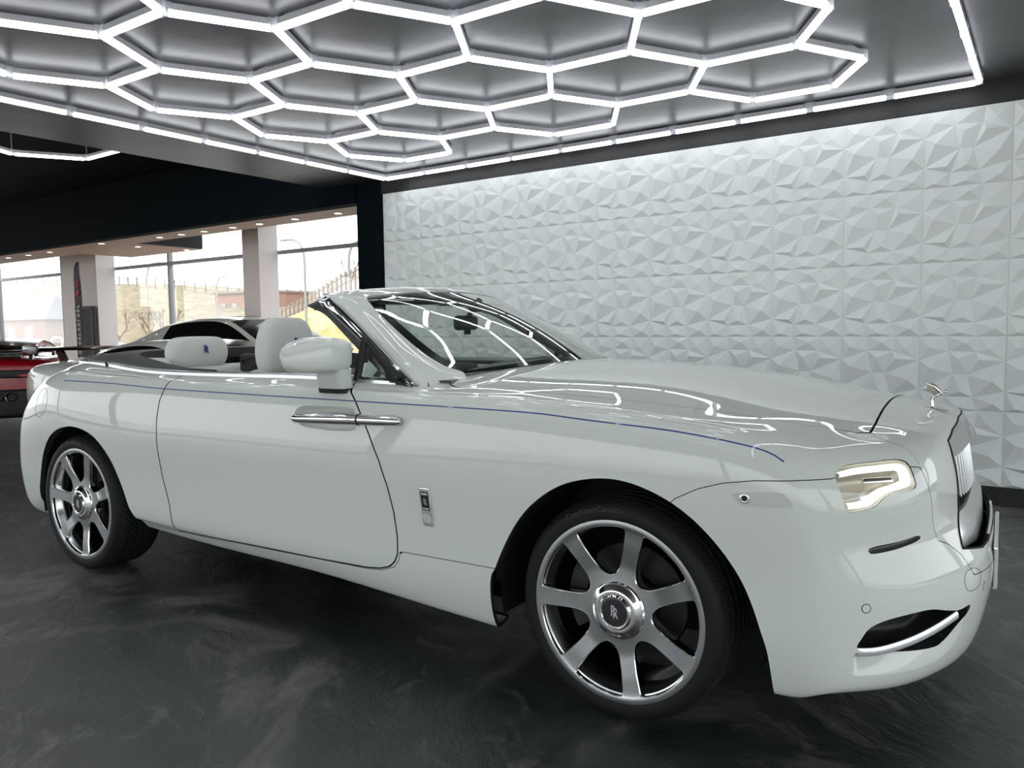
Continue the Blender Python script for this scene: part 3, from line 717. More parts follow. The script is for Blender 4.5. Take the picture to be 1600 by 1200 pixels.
# grille surround panel (between the bonnet and the grille)
sur_p=[(.06,1.3),(.062,.945),(.067,.936),(.10,.922),(.138,.907),(.155,.882),(.164,.848),(.164,.5),(1.3,.5),(1.3,1.3)]
phU=poly_phi(sur_p,sz,lambda V:V[:,0]-.55)
SURR,SH=SH.split(lambda V:phU(V)-.0004); _,SH=SH.split(lambda V:phU(V)+.0008)
LE,RE=SH.split(lambda V:V[:,0]+1.75)          # front wings / rear body
SHF=[(-.192,.296),(-.194,.330),(-.192,.362),(-.10,.362),(0,.372),(.12,.388),(.24,.405),(.335,.418),(.385,.425),(.375,.375),(.33,.325),(.25,.298),(.13,.290),(0,.290),(-.09,.293)]
SHFs=[(p.x,p.y) for p in smoothline([(a,b,0) for a,b in SHF],4,True)]
phSh=poly_phi(SHFs,sz,front)
SHELF,BUMP=BUMP.split(phSh)
def dent(V):
    s_=V[:,0]-np.abs(V[:,1]); zt=np.interp(s_,[-.19,-.10,0,.12,.24,.335,.385],[.362,.362,.372,.388,.405,.418,.425]); zl=np.interp(s_,[-.19,.13,.25,.33,.375],[.294,.290,.298,.325,.375])
    t=np.clip((V[:,2]-zl)/(zt-zl),0,1); e=np.clip((s_+.194)/.012,0,1)*np.clip((.385-s_)/.10,0,1)
    return .050*t**1.15*e
SHELF.V=SHELF.V-SHELF.N*dent(SHELF.V)[:,None]
def panel(s,name,parent=CAR,phs=(),depth=.02,m=M_PAINT,split_lr=False,flange=True):
    o=[]
    parts=[s]
    if split_lr: a,b=s.split(lambda V:-V[:,1]); parts=[a,b]
    for p in parts:
        n0=len(p.V)
        q=p.flange(depth) if flange else p
        ob=raw(name,q.V,q.F,[m,M_GAP],parent,True,N=q.N,mi=[0]*len(p.F)+[1]*(len(q.F)-len(p.F)))
        o.append(ob)
    return o if split_lr else o[0]
bonnet=panel(HOOD,'bonnet',depth=.012)
doors=panel(DOOR,'door',depth=.02,split_lr=True)
panel(SILL,'sill',depth=.015,split_lr=True)
bumper=panel(BUMP,'front_bumper',depth=.02)
for sh in SHELF.split(lambda V:V[:,1]): raw('intake_shelf',sh.V,sh.F,M_PAINT,bumper,True)
surround=panel(SURR,'grille_surround',depth=.015)
fl_,_=LE.split(lambda V:V[:,2]*0+1)
wings=panel(LE,'front_wing',depth=.025,split_lr=True)
rear=panel(RE,'rear_body',depth=.025)
# dark inner structure behind the gaps, wheel wells
for cx in (0,-3.112):
    for sg in (-1,1):
        # wheel well liner: half drum
        m=MB()
        V=[];F=[];n=28
        for j in range(n+1):
            w_=-.2+(PI+.4)*j/n
            for yy in (.905,.50): V.append((cx+.458*math.cos(w_),sg*yy,.345+.445*math.sin(w_)))
        for j in range(n): F.append((2*j,2*j+1,2*j+3,2*j+2))
        m.add(V,F)
        k=len(V)
        V2=[(cx+.458*math.cos(-.2+(PI+.4)*j/n),sg*.50,.345+.445*math.sin(-.2+(PI+.4)*j/n)) for j in range(n+1)]
        m.add(V2,[tuple(range(n+1))])
        m.build('wheel_arch_liner',M_GAP,CAR)

inner=MB()
inner.box((-2.62,-.80,.27),(-.50,.80,.33)); inner.box((-2.60,-.90,.36),(-.52,-.84,.93)); inner.box((-2.60,.84,.36),(-.52,.90,.93))
inner.box((-4.05,-.6,.22),(-2.60,.6,.3)); inner.box((-.5,-.49,.2),(.62,.49,.98-.12))
inner.box((.46,-.60,.24),(.80,.60,.27)); inner.box((-.6,-.5,.17),(.50,.5,.22)); inner.box((-3.7,-.55,.2),(-2.55,.55,.3))
inner.build('underbody',M_GAP,CAR,smooth=False)
# coachline
for sg in (-1,1):
    xs=np.linspace(-3.22,.513,140); pz=spl([-3.3,-3.173,-2.855,-2.318,-1.694,-1.096,-.659,-.333,-.068,.167,.324,.433,.48,.513],[1.014,1.015,1.013,.998,.993,.990,.988,.985,.970,.956,.939,.920,.905,.886])
    ribbon([on_side(x,float(pz(x)),sg) for x in xs],.0042,.0009,'coachline',M_BLUE,CAR)
# ---------------------------------------------------------------- belt trim (brushed steel), tonneau surround
def belt_pts(off,dz):
    P=[]
    for x,(w,z) in [(x,EDGE[x]) for x in SIDE if x<=-.85]: P.append((x,w-off,z+dz))
    P[0]=(-.93,.815-off,1.050+dz)
    P+= [(-3.56,.66-off,1.100+dz),(-3.66,.52-off*.7,1.112+dz),(-3.71,.30,1.118+dz),(-3.73,0,1.12+dz)]
    return [Vector((a,-b,c)) for a,b,c in smoothline(P,6)]
def belt(sg):
    A=belt_pts(-.002,-.006);B=belt_pts(-.001,.012);D=belt_pts(.016,.022);E_=belt_pts(.048,.020);F_=belt_pts(.052,.0)
    n=len(A); fs=lambda v:Vector((v.x,v.y*(-sg),v.z))
    def seg(i0,i1):
        V=[fs(L[i]) for i in range(i0,i1+1) for L in (A,B,D,E_,F_)]; k=5
        F=[(r*k+j,r*k+j+1,(r+1)*k+j+1,(r+1)*k+j) for r in range(i1-i0) for j in range(4)]
        if sg>0: F=[f[::-1] for f in F]
        raw('belt_trim',V,F,M_STEEL,CAR,angle=50)
    def idx_x(x): return min(range(n),key=lambda i:abs(A[i].x-x))
    cuts=[0,idx_x(-1.19),idx_x(-2.31),idx_x(-2.86),n-1]
    for a,b in zip(cuts[:-1],cuts[1:]): seg(a,b)
belt(-1); belt(1)
def deck():
    O=belt_pts(.050,.016); inn=smoothline([(-2.12,.795,1.072),(-2.30,.775,1.080),(-2.55,.72,1.095),(-2.80,.675,1.118),(-3.02,.62,1.140),(-3.18,.50,1.152),(-3.24,.28,1.158),(-3.26,0,1.160)],8)
    O=[o for o in O if o.x<=-2.10]
    def resamp(P,n):
        P=[Vector(p) for p in P]; L=[0]
        for a,b in zip(P[:-1],P[1:]): L.append(L[-1]+(b-a).length)
        out=[]
        for i in range(n):
            t=L[-1]*i/(n-1); j=max(0,min(len(P)-2,int(np.searchsorted(L,t))-1)); u=(t-L[j])/max(1e-9,L[j+1]-L[j]); out.append(P[j]*(1-u)+P[j+1]*u)
        return out
    O=resamp(O,50); I=resamp([Vector((p.x,-p.y,p.z)) for p in inn],50)
    for sg in (-1,1):
        V=[];F=[]
        for o,i in zip(O,I):
            for t in (0,.2,.5,.8,1): p=o*(1-t)+i*t; V.append((p.x,p.y*(-sg),p.z+.012*math.sin(PI*t)))
            V.append((i.x,i.y*(-sg),i.z-.10))
        F=[(r*6+j,r*6+j+1,r*6+7+j,r*6+6+j) for r in range(49) for j in range(5)]
        raw('tonneau_surround',V,F,M_TRIM,CAR,angle=50)
deck()
# ---------------------------------------------------------------- windscreen
def lerp(a,b,t): return a+(b-a)*t
Ipts=[(-.801,.655,1.093),(-.889,.665,1.118),(-1.036,.645,1.186),(-1.238,.61,1.308),(-1.348,.588,1.383),(-1.392,.575,1.405)]
def glass_grid(sc_=1.0,off=0,top=1.0,n=26,mk=20):
    I=smoothline(Ipts,8); tt=np.linspace(0,1,len(I)); V=[];F=[]
    cx0,cz0,cx1,cz1=-.575,1.122,-1.295,1.445
    for a in range(mk+1):
        t=a/mk*top; e=I[0].lerp(I[0],0); f=t*(len(I)-1); i=min(int(f),len(I)-2); e=I[i].lerp(I[i+1],f-i)
        c=Vector((lerp(cx0,cx1,t),0,lerp(cz0,cz1,t)+.028*math.sin(PI*t)))
        for b in range(n+1):
            u=-1+2*b/n; k=abs(u)**2.1
            V.append(Vector((lerp(c.x,e.x,k),u*e.y*sc_,lerp(c.z,e.z,k)+off)))
    F=[(a*(n+1)+b,a*(n+1)+b+1,(a+1)*(n+1)+b+1,(a+1)*(n+1)+b) for a in range(mk) for b in range(n)]
    return V,F,n+1
V,F,W_=glass_grid(1.01)
ws=raw('windscreen',V,F,M_WSG,CAR)
# black frit band along the glass edge, just inside
m_=20; fr=MB(); ins=.0045
def frit():
    V2=[Vector((v.x-.004,v.y,v.z-.006)) for v in V]; n=W_
    Fq=[]
    for a in range(m_):
        for b in range(n-1):
            if a<1 or a>=m_-2 or b<1 or b>=n-2: Fq.append((a*n+b,a*n+b+1,(a+1)*n+b+1,(a+1)*n+b))
    return raw('frit_band',V2,Fq,M_BLACKG,ws)
frit()
Pp=[((-.74,.665,1.045),(-.83,.83,1.015)),((-.775,.66,1.078),(-.868,.818,1.045)),((-.801,.655,1.093),(-.898,.81,1.055)),((-.889,.665,1.118),(-1.03,.775,1.134)),((-1.036,.645,1.186),(-1.209,.725,1.241)),((-1.238,.61,1.308),(-1.39,.685,1.352)),((-1.340,.588,1.378),(-1.50,.664,1.409)),((-1.385,.555,1.409),(-1.555,.615,1.427)),((-1.372,.48,1.421),(-1.545,.52,1.444)),((-1.322,.26,1.438),(-1.49,.27,1.464)),((-1.298,0,1.446),(-1.462,0,1.472))]
I_=smoothline([p[0] for p in Pp],6); O_=smoothline([p[1] for p in Pp],6)
I_=I_+[Vector((p.x,-p.y,p.z)) for p in I_[::-1][1:]]; O_=O_+[Vector((p.x,-p.y,p.z)) for p in O_[::-1][1:]]
V=[]
for q_,(i,o) in enumerate(zip(I_,O_)):
    up=Vector((.45,0,.9)).normalized()*min(1,.05+min(q_,len(I_)-1-q_)/14)
    mid=(i+o)/2
    V+= [i-up*.012,i+up*.006,i.lerp(o,.25)+up*.014,mid+up*.019,i.lerp(o,.8)+up*.012,o+up*.002,o-up*.02,i.lerp(o,.6)-up*.035,i.lerp(o,.15)-up*.03]
V=[Vector((v.x,-v.y,v.z)) for v in V]
k=9; nn=len(I_)
F=[(r*k+j,r*k+(j+1)%k,(r+1)*k+(j+1)%k,(r+1)*k+j) for r in range(nn-1) for j in range(k)]
raw('windscreen_frame',V,F,M_PAINT,CAR,angle=60)
Cc=[(-.905,.832,1.046),(-.939,.83,1.052),(-1.076,.80,1.119),(-1.253,.755,1.228),(-1.442,.71,1.333),(-1.545,.688,1.385),(-1.60,.63,1.405)]
Oc=[(-.885,.815,1.048),(-.915,.808,1.062),(-1.04,.777,1.138),(-1.215,.727,1.243),(-1.396,.687,1.354),(-1.502,.668,1.411),(-1.557,.618,1.429)]
Bc=[(-.97,.825,1.046),(-1.02,.825,1.06),(-1.15,.79,1.13),(-1.33,.742,1.235),(-1.50,.70,1.335),(-1.62,.685,1.375),(-1.66,.62,1.392)]
def strips(sg):
    A=smoothline(Oc,6);B=smoothline(Cc,6);D=smoothline(Bc,6); V=[];n=len(A)
    for a,b in zip(A,B):
        out=Vector((-.2,.75,.5)).normalized()
        for t,h_ in ((0,0),(.08,.010),(.30,.013),(.42,.006),(.55,.004),(.68,.008),(.85,.015),(1,.004),(1.02,-.012)): V.append(a.lerp(b,t)+out*h_)
    k=9; V=[Vector((v.x,v.y*sg,v.z)) for v in V]
    F=[(r*k+j,r*k+j+1,(r+1)*k+j+1,(r+1)*k+j) for r in range(n-1) for j in range(k-1)]
    raw('pillar_trim',V,F,M_CHROME,CAR,angle=25)
    V=[]
    for a,b,d in zip(A,B,D):
        ins_=Vector((0,-.03,-.01)); V+=[b+Vector((0,.003,0)),d,d+ins_,a+ins_*1.6]
    V=[Vector((v.x,v.y*sg,v.z)) for v in V]
    F=[(r*4+j,r*4+(j+1)%4,(r+1)*4+(j+1)%4,(r+1)*4+j) for r in range(n-1) for j in range(4)]+[(0,1,2,3),tuple((n-1)*4+j for j in (3,2,1,0))]
    raw('weatherstrip',V,F,M_RUB,CAR,angle=40)
strips(-1); strips(1)
# header rear seal
Hs=smoothline([(-1.66,.62,1.392),(-1.63,.52,1.425),(-1.56,.27,1.448),(-1.53,0,1.456),(-1.56,-.27,1.448),(-1.63,-.52,1.425),(-1.66,-.62,1.392)],6)
hb=MB(); V=[]
for p in Hs: V+=[p+Vector((.06,0,.016)),p,p+Vector((.01,0,-.035)),p+Vector((.13,0,-.030))]
F=[(r*4+j,r*4+(j+1)%4,(r+1)*4+(j+1)%4,(r+1)*4+j) for r in range(len(Hs)-1) for j in range(4)]+[(0,1,2,3),tuple((len(Hs)-1)*4+j for j in (3,2,1,0))]
raw('header_seal',V,F,mat('header_brown',(.05,.035,.02),.45),CAR,angle=40)
# quarter window behind the pillar: post, glass, lower rail, both sides
def quarter(sg):
    r=empty('quarter_window',(0,0,0),0,CAR)
    T=lambda L:[(x,sg*w,z) for x,w,z in L]
    m=MB(); m.tube(T([(-1.192,.835,1.06),(-1.180,.82,1.15),(-1.172,.80,1.235)]),.016,6)
    m.build('post',M_RUB,r)
    a=T([(-1.172,.822,1.066),(-1.06,.822,1.066),(-.985,.822,1.066),(-1.03,.805,1.095),(-1.165,.785,1.20)])
    raw('glass',a,[(0,1,2,3,4)] if sg<0 else [(4,3,2,1,0)],glass_mat('green_glass',(.72,.86,.78),0,.1),r,smooth=False)
    m=MB(); m.tube(T([(-1.16,.797,1.215),(-1.07,.815,1.14),(-.97,.828,1.075)]),.017,6).tube(T([(-1.19,.826,1.066),(-.96,.826,1.062)]),.008,6)
    m.build('rubber_seal',M_RUB,r)
quarter(-1); quarter(1)
# ---------------------------------------------------------------- door mirrors
def wing_mirror(sg):
    d=doors[0] if sg<0 else doors[1]
    prof=[ # x, y0(inner), y1(outer) are handled by an ellipse-like section per station; shell runs inboard to outboard
    ]
    # housing: lofted along y
    secs=[(.872,-1.228,1.168,.050,.045),(.890,-1.228,1.168,.070,.062),(.93,-1.226,1.170,.076,.069),(1.00,-1.222,1.172,.085,.071),(1.06,-1.226,1.170,.083,.068),(1.10,-1.238,1.165,.072,.060),(1.128,-1.252,1.158,.052,.044),(1.142,-1.262,1.152,.026,.022)]
    rings=[]
    for y,cx,cz,rx,rz in secs:
        ring=[]
        for j in range(32):
            t=2*PI*j/32; c,s_=math.cos(t),math.sin(t); e=.50 if c<0 else .62
            ex=math.copysign(abs(c)**e,c); ez=math.copysign(abs(s_)**.55,s_)
            ring.append((cx+ex*rx-.012*ez*(1 if c<0 else 0),sg*y,cz+ez*rz))
        rings.append(ring)
    V,F=loft(rings)
    if sg<0: F=[f[::-1] for f in F]
    h_=raw('mirror_housing',V,F,M_PAINT,d,angle=75); subd(h_,1)
    MB().bevbox((-1.304,min(sg*.90,sg*1.09),1.118),(-1.298,max(sg*.90,sg*1.09),1.222),.002).build('mirror_glass',M_CHROME,d)
    def ring_at(z,cx,cy,rx,ry): return [(cx+math.copysign(abs(math.cos(t))**.5,math.cos(t))*rx,sg*(cy+math.copysign(abs(math.sin(t))**.5,math.sin(t))*ry),z) for t in [2*PI*j/28 for j in range(28)]]
    V,F=loft([ring_at(1.115,-1.232,.925,.074,.050),ring_at(1.095,-1.234,.922,.070,.046),ring_at(1.06,-1.236,.915,.068,.044),ring_at(1.020,-1.238,.895,.068,.046)])
    if sg>0: F=[f[::-1] for f in F]
    raw('mirror_stalk',V,F,M_PAINT,d,angle=50)
    V,F=loft([ring_at(1.036,-1.237,.903,.073,.050),ring_at(1.018,-1.238,.896,.073,.052)]); raw('mirror_gasket',V,F,M_RUB,d,angle=50)
wing_mirror(-1); wing_mirror(1)
# ---------------------------------------------------------------- door handle in its recess
RCS=smoothline([(x,z,0) for x,z in [(-1.444,.927),(-1.43,.950),(-1.39,.962),(-1.337,.966),(-1.142,.966),(-1.110,.957),(-1.094,.935),(-1.090,.895),(-1.105,.877),(-1.15,.870),(-1.252,.868),(-1.37,.874),(-1.425,.892),(-1.442,.91)]],5,True)
def handle(sg):
    d=doors[0] if sg<0 else doors[1]; phc=poly_phi([(p.x,p.y) for p in RCS],(0,2),lambda V:sg*V[:,1]-.5)
    me=d.data; vs=np.array([tuple(v.co) for v in me.vertices]); 
    src=DOOR; a,b=src.split(lambda V:sg*V[:,1]); bowl,rest=a.split(phc)
    q=rest.flange(.02); nm='door'
    new=raw('door_tmp',q.V,q.F,[M_PAINT,M_GAP],None,True,N=q.N,mi=[0]*len(rest.F)+[1]*(len(q.F)-len(rest.F))); old=d.data; d.data=new.data; d.data.name='door'; bpy.data.objects.remove(new); bpy.data.meshes.remove(old)
    ph=np.clip(phc(bowl.V),0,None); dep=.034*(1-np.exp(-(ph/.014)**1.6)); bowl.V=bowl.V-bowl.N*dep[:,None]
    raw('handle_recess',bowl.V,bowl.F,M_PAINT,d)
    lip=[]
    pts=[on_side(p.x,p.y,sg) for p in RCS]; pts=pts+pts[:1]
    ribbon(pts,.005,.0008,'recess_lip',M_PAINT,d)
    m=MB()
    P=[];R=[]
    for t in np.linspace(0,1,30):
        x=lerp(-1.440,-.858,t); z=lerp(.908,.927,t)+.004*math.sin(PI*t); y,_n=on_side(x,z,sg); off=.016+.012*math.sin(PI*t)
        P.append((x,y.y+sg*off,z)); R.append(.0125+.0055*math.sin(PI*t)**.5 if 0<t<1 else .006)
    k=int(30*.635)
    m.tube(P[:k+1],R[:k+1],14,flat=1.25); m.build('door_handle',M_CHROME,d)
    m=MB(); m.tube(P[k:],[r*.98 for r in R[k:]],14,flat=1.25)
    y,_n=on_side(-.97,.92,sg)
    m.build('handle_fixed_end',M_CHROME,CAR)
    m=MB(); m.tube([Vector(P[k])-Vector((.004,0,0)),Vector(P[k])+Vector((.004,0,0))],[R[k]*1.06]*2,14,flat=1.25); m.build('handle_band',M_DGREY,CAR)
    m=MB(); V=[];
    for x,z in ((-1.405,.905),):
        y,_n=on_side(x,z,sg); m.tube([(x,y.y-sg*.02,z),(x+.01,y.y+sg*.02,z)],.012,10)
    m.build('handle_pivot',M_CHROME,d)
handle(-1); handle(1)
# ---------------------------------------------------------------- monogram (two interlaced letters)
def text_mesh(txt,size,depth=.001,xoff=0,yoff=0):
    cu=bpy.data.curves.new('t','FONT'); cu.body=txt; cu.size=size; cu.extrude=depth; cu.align_x='CENTER'; cu.align_y='CENTER'
    o=bpy.data.objects.new('t',cu); C.objects.link(o); bpy.context.view_layer.update()
    me=o.evaluated_get(bpy.context.evaluated_depsgraph_get()).to_mesh()
    V=[(v.co.x+xoff,v.co.y+yoff,v.co.z) for v in me.vertices]; F=[tuple(p.vertices) for p in me.polygons]
    o.evaluated_get(bpy.context.evaluated_depsgraph_get()).to_mesh_clear(); bpy.data.objects.remove(o); bpy.data.curves.remove(cu)
    return V,F
def monogram(name,size,M4,m,parent,depth=.0008):
    mb=MB()
    for dx,dy in ((-.12,.07),(.12,-.07)):
        V,F=text_mesh('R',size,depth,dx*size,dy*size); V=[(x*.78,y*1.25,z) for x,y,z in V]
        mb.add([tuple(M4@Vector(v)) for v in V],F)
    return mb.build(name,m,parent,smooth=False)
def frame_at(p,n,up=Vector((0,0,1))):
    n=n.normalized(); x=up.cross(n).normalized(); y=n.cross(x); M4=Matrix((x,y,n)).transposed().to_4x4(); M4.translation=p; return M4
# ---------------------------------------------------------------- wheels
def make_wheel():
    r=empty('wheel',(0,0,0),0,CAR)
    RX=Matrix.Rotation(PI/2,4,'X')   # lathe axis +z -> -y (outboard)
    R0=.362
    prof=[(.286,-.002),(.292,.004),(.300,.006),(.318,.0095),(.336,.006),(.348,-.006),(.356,-.020),(.3605,-.034)]
    for g in (.060,.105,.150,.195): prof+=[(R0,-g+.005),(R0-.007,-g+.004),(R0-.007,-g-.004),(R0,-g-.005)]
    prof+=[(.3605,-.221),(.350,-.245),(.33,-.256),(.29,-.25)]
    tm=mat('tyre_rubber',(.006,.007,.007),.6,spec=.25) if 'tyre_rubber' not in bpy.data.materials else bpy.data.materials['tyre_rubber']
    if not tm.get('done'):
        tm['done']=1; t=nd(tm,'ShaderNodeTexCoord'); sx=nd(tm,'ShaderNodeSeparateXYZ'); ln(tm,t.outputs['Object'],sx.inputs[0])
        at=nd(tm,'ShaderNodeMath',operation='ARCTAN2'); ln(tm,sx.outputs['Z'],at.inputs[0]); ln(tm,sx.outputs['X'],at.inputs[1])
        ab=nd(tm,'ShaderNodeMath',operation='MULTIPLY_ADD'); ln(tm,sx.outputs['Y'],ab.inputs[0]); ab.inputs[1].default_value=3.0
        ln(tm,at.outputs[0],ab.inputs[2])
        mu=nd(tm,'ShaderNodeMath',operation='MULTIPLY'); mu.inputs[1].default_value=78/(2*PI); ln(tm,ab.outputs[0],mu.inputs[0])
        fr_=nd(tm,'ShaderNodeMath',operation='FRACT'); ln(tm,mu.outputs[0],fr_.inputs[0])
        gt=nd(tm,'ShaderNodeMath',operation='GREATER_THAN'); gt.inputs[1].default_value=.22; ln(tm,fr_.outputs[0],gt.inputs[0])
        # only on the tread (far enough from the axle and inboard of the shoulder)
        ly=nd(tm,'ShaderNodeMath',operation='GREATER_THAN'); ln(tm,sx.outputs['Y'],ly.inputs[0]); ly.inputs[1].default_value=.018
        inv=nd(tm,'ShaderNodeMath',operation='SUBTRACT'); inv.inputs[0].default_value=1; ln(tm,ly.outputs[0],inv.inputs[1])
        mx=nd(tm,'ShaderNodeMath',operation='MAXIMUM'); ln(tm,gt.outputs[0],mx.inputs[0]); ln(tm,inv.outputs[0],mx.inputs[1])
        bp=nd(tm,'ShaderNodeBump'); bp.inputs['Strength'].default_value=1; bp.inputs['Distance'].default_value=.006; ln(tm,mx.outputs[0],bp.inputs['Height']); ln(tm,bp.outputs[0],bsdf(tm).inputs['Normal'])
        cr=nd(tm,'ShaderNodeMix',data_type='RGBA'); cr.inputs[6].default_value=(.002,.002,.002,1); cr.inputs[7].default_value=(.022,.027,.027,1); ln(tm,mx.outputs[0],cr.inputs[0]); c2=nd(tm,'ShaderNodeMix',data_type='RGBA'); c2.inputs[7].default_value=(.010,.0115,.0115,1); ln(tm,inv.outputs[0],c2.inputs[0]); ln(tm,cr.outputs[2],c2.inputs[6]); ln(tm,c2.outputs[2],bsdf(tm).inputs['Base Color'])
    ty=MB().lathe(prof,96,T=RX).build('tyre',tm,r,angle=50)
    # sidewall lettering, bent round the tyre
    mb=MB()
    V,F=text_mesh('ContiSportContact',.026,.0006); 
    a0=math.radians(104); rr=.331
    W=[]
    for x,y,z in V:
        a=a0-x/rr*1.0; q=rr+y; W.append((q*math.cos(a),-(.0098+z),q*math.sin(a)))
    mb.add(W,F); mb.build('sidewall_lettering',mat('lettering_rubber',(.035,.038,.038),.35) if 'lettering_rubber' not in bpy.data.materials else bpy.data.materials['lettering_rubber'],ty,smooth=False)
    # rim: face disc with seven openings cut out
    face=spl([.075,.10,.14,.18,.22,.26,.272,.285,.2975],[-.010,-.013,-.014,-.009,-.003,.001,.003,.006,.005])
    nr,na=34,420; V=[];N=[];F=[]
    rs=np.concatenate([np.linspace(.078,.26,26),np.linspace(.266,.2975,8)])
    for q in rs:
        for j in range(na):
            a=2*PI*j/na; V.append((q*math.cos(a),-float(face(q)),q*math.sin(a))); sl_=float(face(q+.001)-face(q-.001))/.002; nn_=Vector((-sl_*math.cos(a)*-1*-1,-1,-sl_*math.sin(a))); nn_=Vector((-sl_*math.cos(a),-1,-sl_*math.sin(a))).normalized(); N.append(tuple(nn_))
    for i in range(len(rs)-1):
        for j in range(na): F.append((i*na+j,(i+1)*na+j,(i+1)*na+(j+1)%na,i*na+(j+1)%na)[::-1])
    sf=Surf(V,N,F); A0=math.radians(76.3)
    def phO(V):
        x=V[:,0];z=V[:,2]; q=np.hypot(x,z); a=np.arctan2(z,x); st=2*PI/7
        d=(a-A0-st/2)/st; d=(d-np.round(d))*st       # angle from the opening centre
        hw=.0245+.013*np.exp(-((q-.10)/.03)**2)+.004*np.clip((q-.2)/.07,0,1)
        d1=q*np.sin(st/2-d)-hw; d2=q*np.sin(st/2+d)-hw; d3=.279-q; d4=q-.112
        k=.0065
        return -k*np.log(np.exp(-d1/k)+np.exp(-d2/k)+np.exp(-d3/k)+np.exp(-d4/k))-0.0
    _,ri=sf.split(phO)
    base=ri
    q1=base.flange(.006,phO,tol=1e-3,dirv=lambda v:np.array([0,1,0]))
    rf=raw('rim',base.V,base.F,M_ALU,r,True)
    # spoke sides: bevel then deep wall
    E_=base.edge_loopset(); ph=np.abs(phO(base.V)); V=[];F=[];mp={}
    def col(i):
        if i in mp: return mp[i]
        v=base.V[i]; g=np.zeros(3); e=1e-4
        for ax_ in (0,2):
            dv=np.zeros(3); dv[ax_]=e; g[ax_]=(phO((v+dv)[None])[0]-phO((v-dv)[None])[0])/(2*e)
        g/=np.linalg.norm(g)+1e-9; k=len(V)
        V.extend([v,v+g*.0022+np.array([0,.0012,0]),v+g*.0034+np.array([0,.005,0]),v+g*.003+np.array([0,.020,0]),v-g*.002+np.array([0,.048,0])]); mp[i]=k; return k
    for a,b in E_:
        if ph[a]<1e-3 and ph[b]<1e-3:
            ka,kb=col(a),col(b)
            for j in range(4): F.append((kb+j,ka+j,ka+j+1,kb+j+1))
    raw('spoke_edges',V,F,M_CHROME,rf)
    # outer lip and barrel
    MB().lathe([(.2975,.005),(.301,.002),(.301,-.006),(.292,-.010)],96,T=RX).build('rim_lip',M_CHROME,rf)
    MB().lathe([(.290,-.004),(.272,-.012),(.262,-.035),(.256,-.05),(.254,-.09),(.262,-.15),(.262,-.24)],72,T=RX).build('rim_barrel',M_ALU,rf)
    # brake disc and caliper
    MB().lathe([(.0,-.10),(.09,-.10),(.10,-.125),(.115,-.13),(.19,-.13),(.19,-.155),(.0,-.155)],64,T=RX).build('brake_disc',mat('disc_dark',(.012,.012,.012),.5,metal=.4) if 'disc_dark' not in bpy.data.materials else bpy.data.materials['disc_dark'],r)
    m=MB()
    for a in range(5):
        w_=A0+2*PI*a/5
        m.lathe([(0,-.006),(.009,-.006),(.011,-.03),(.011,-.05)],10,T=Matrix.Translation((math.cos(w_)*.06,0,math.sin(w_)*.06))@RX)
    m.build('wheel_bolt',M_CHROME,rf)
    m=MB(); 
    V=[];
    rings=[]
    for yy,r0,r1 in ((.085,.15,.215),(.165,.15,.215)):
        rings.append([(math.cos(a)*q,yy,math.sin(a)*q) for q,aa in ((r0,np.linspace(2.6,3.7,12)),(r1,np.linspace(3.7,2.6,12))) for a in aa])
    V,F=loft(rings); m.add(V,F); m.build('brake_caliper',M_BLACK,r)
    # centre cap
    cp=MB().lathe([(.0,.012),(.030,.012),(.044,.0115),(.046,.0145),(.051,.0155),(.054,.0125),(.058,.008),(.066,.009),(.074,.006),(.082,-.003),(.090,-.006),(.094,-.012)],64,T=RX).build('centre_cap',M_CHROME,r)
    MB().lathe([(0,.0128),(.0435,.0128),(.0435,.0118)],48,T=RX).build('cap_disc',mat('cap_dark',(.04,.042,.045),.3,metal=.5) if 'cap_dark' not in bpy.data.materials else bpy.data.materials['cap_dark'],cp)
    monogram('cap_monogram',.040,Matrix.Translation((0,-.0135,0))@RX,M_HOUS,cp)
    return r
def copy_tree(o,parent=None):
    c=o.copy(); C.objects.link(c)
    if parent: c.parent=parent
    for ch in list(o.children): copy_tree(ch,c)
    return c
wf=make_wheel(); wf.location=(0,-.935,.360); wf.rotation_euler=(0,0,-.02)
w2=copy_tree(wf,CAR); w2.location=(-3.112,-.945,.360); w2.rotation_euler=(0,math.radians(6),0)
w3=copy_tree(wf,CAR); w3.location=(0,.935,.360); w3.rotation_euler=(0,0,PI-.02)
w4=copy_tree(wf,CAR); w4.location=(-3.112,.945,.360); w4.rotation_euler=(0,0,PI)
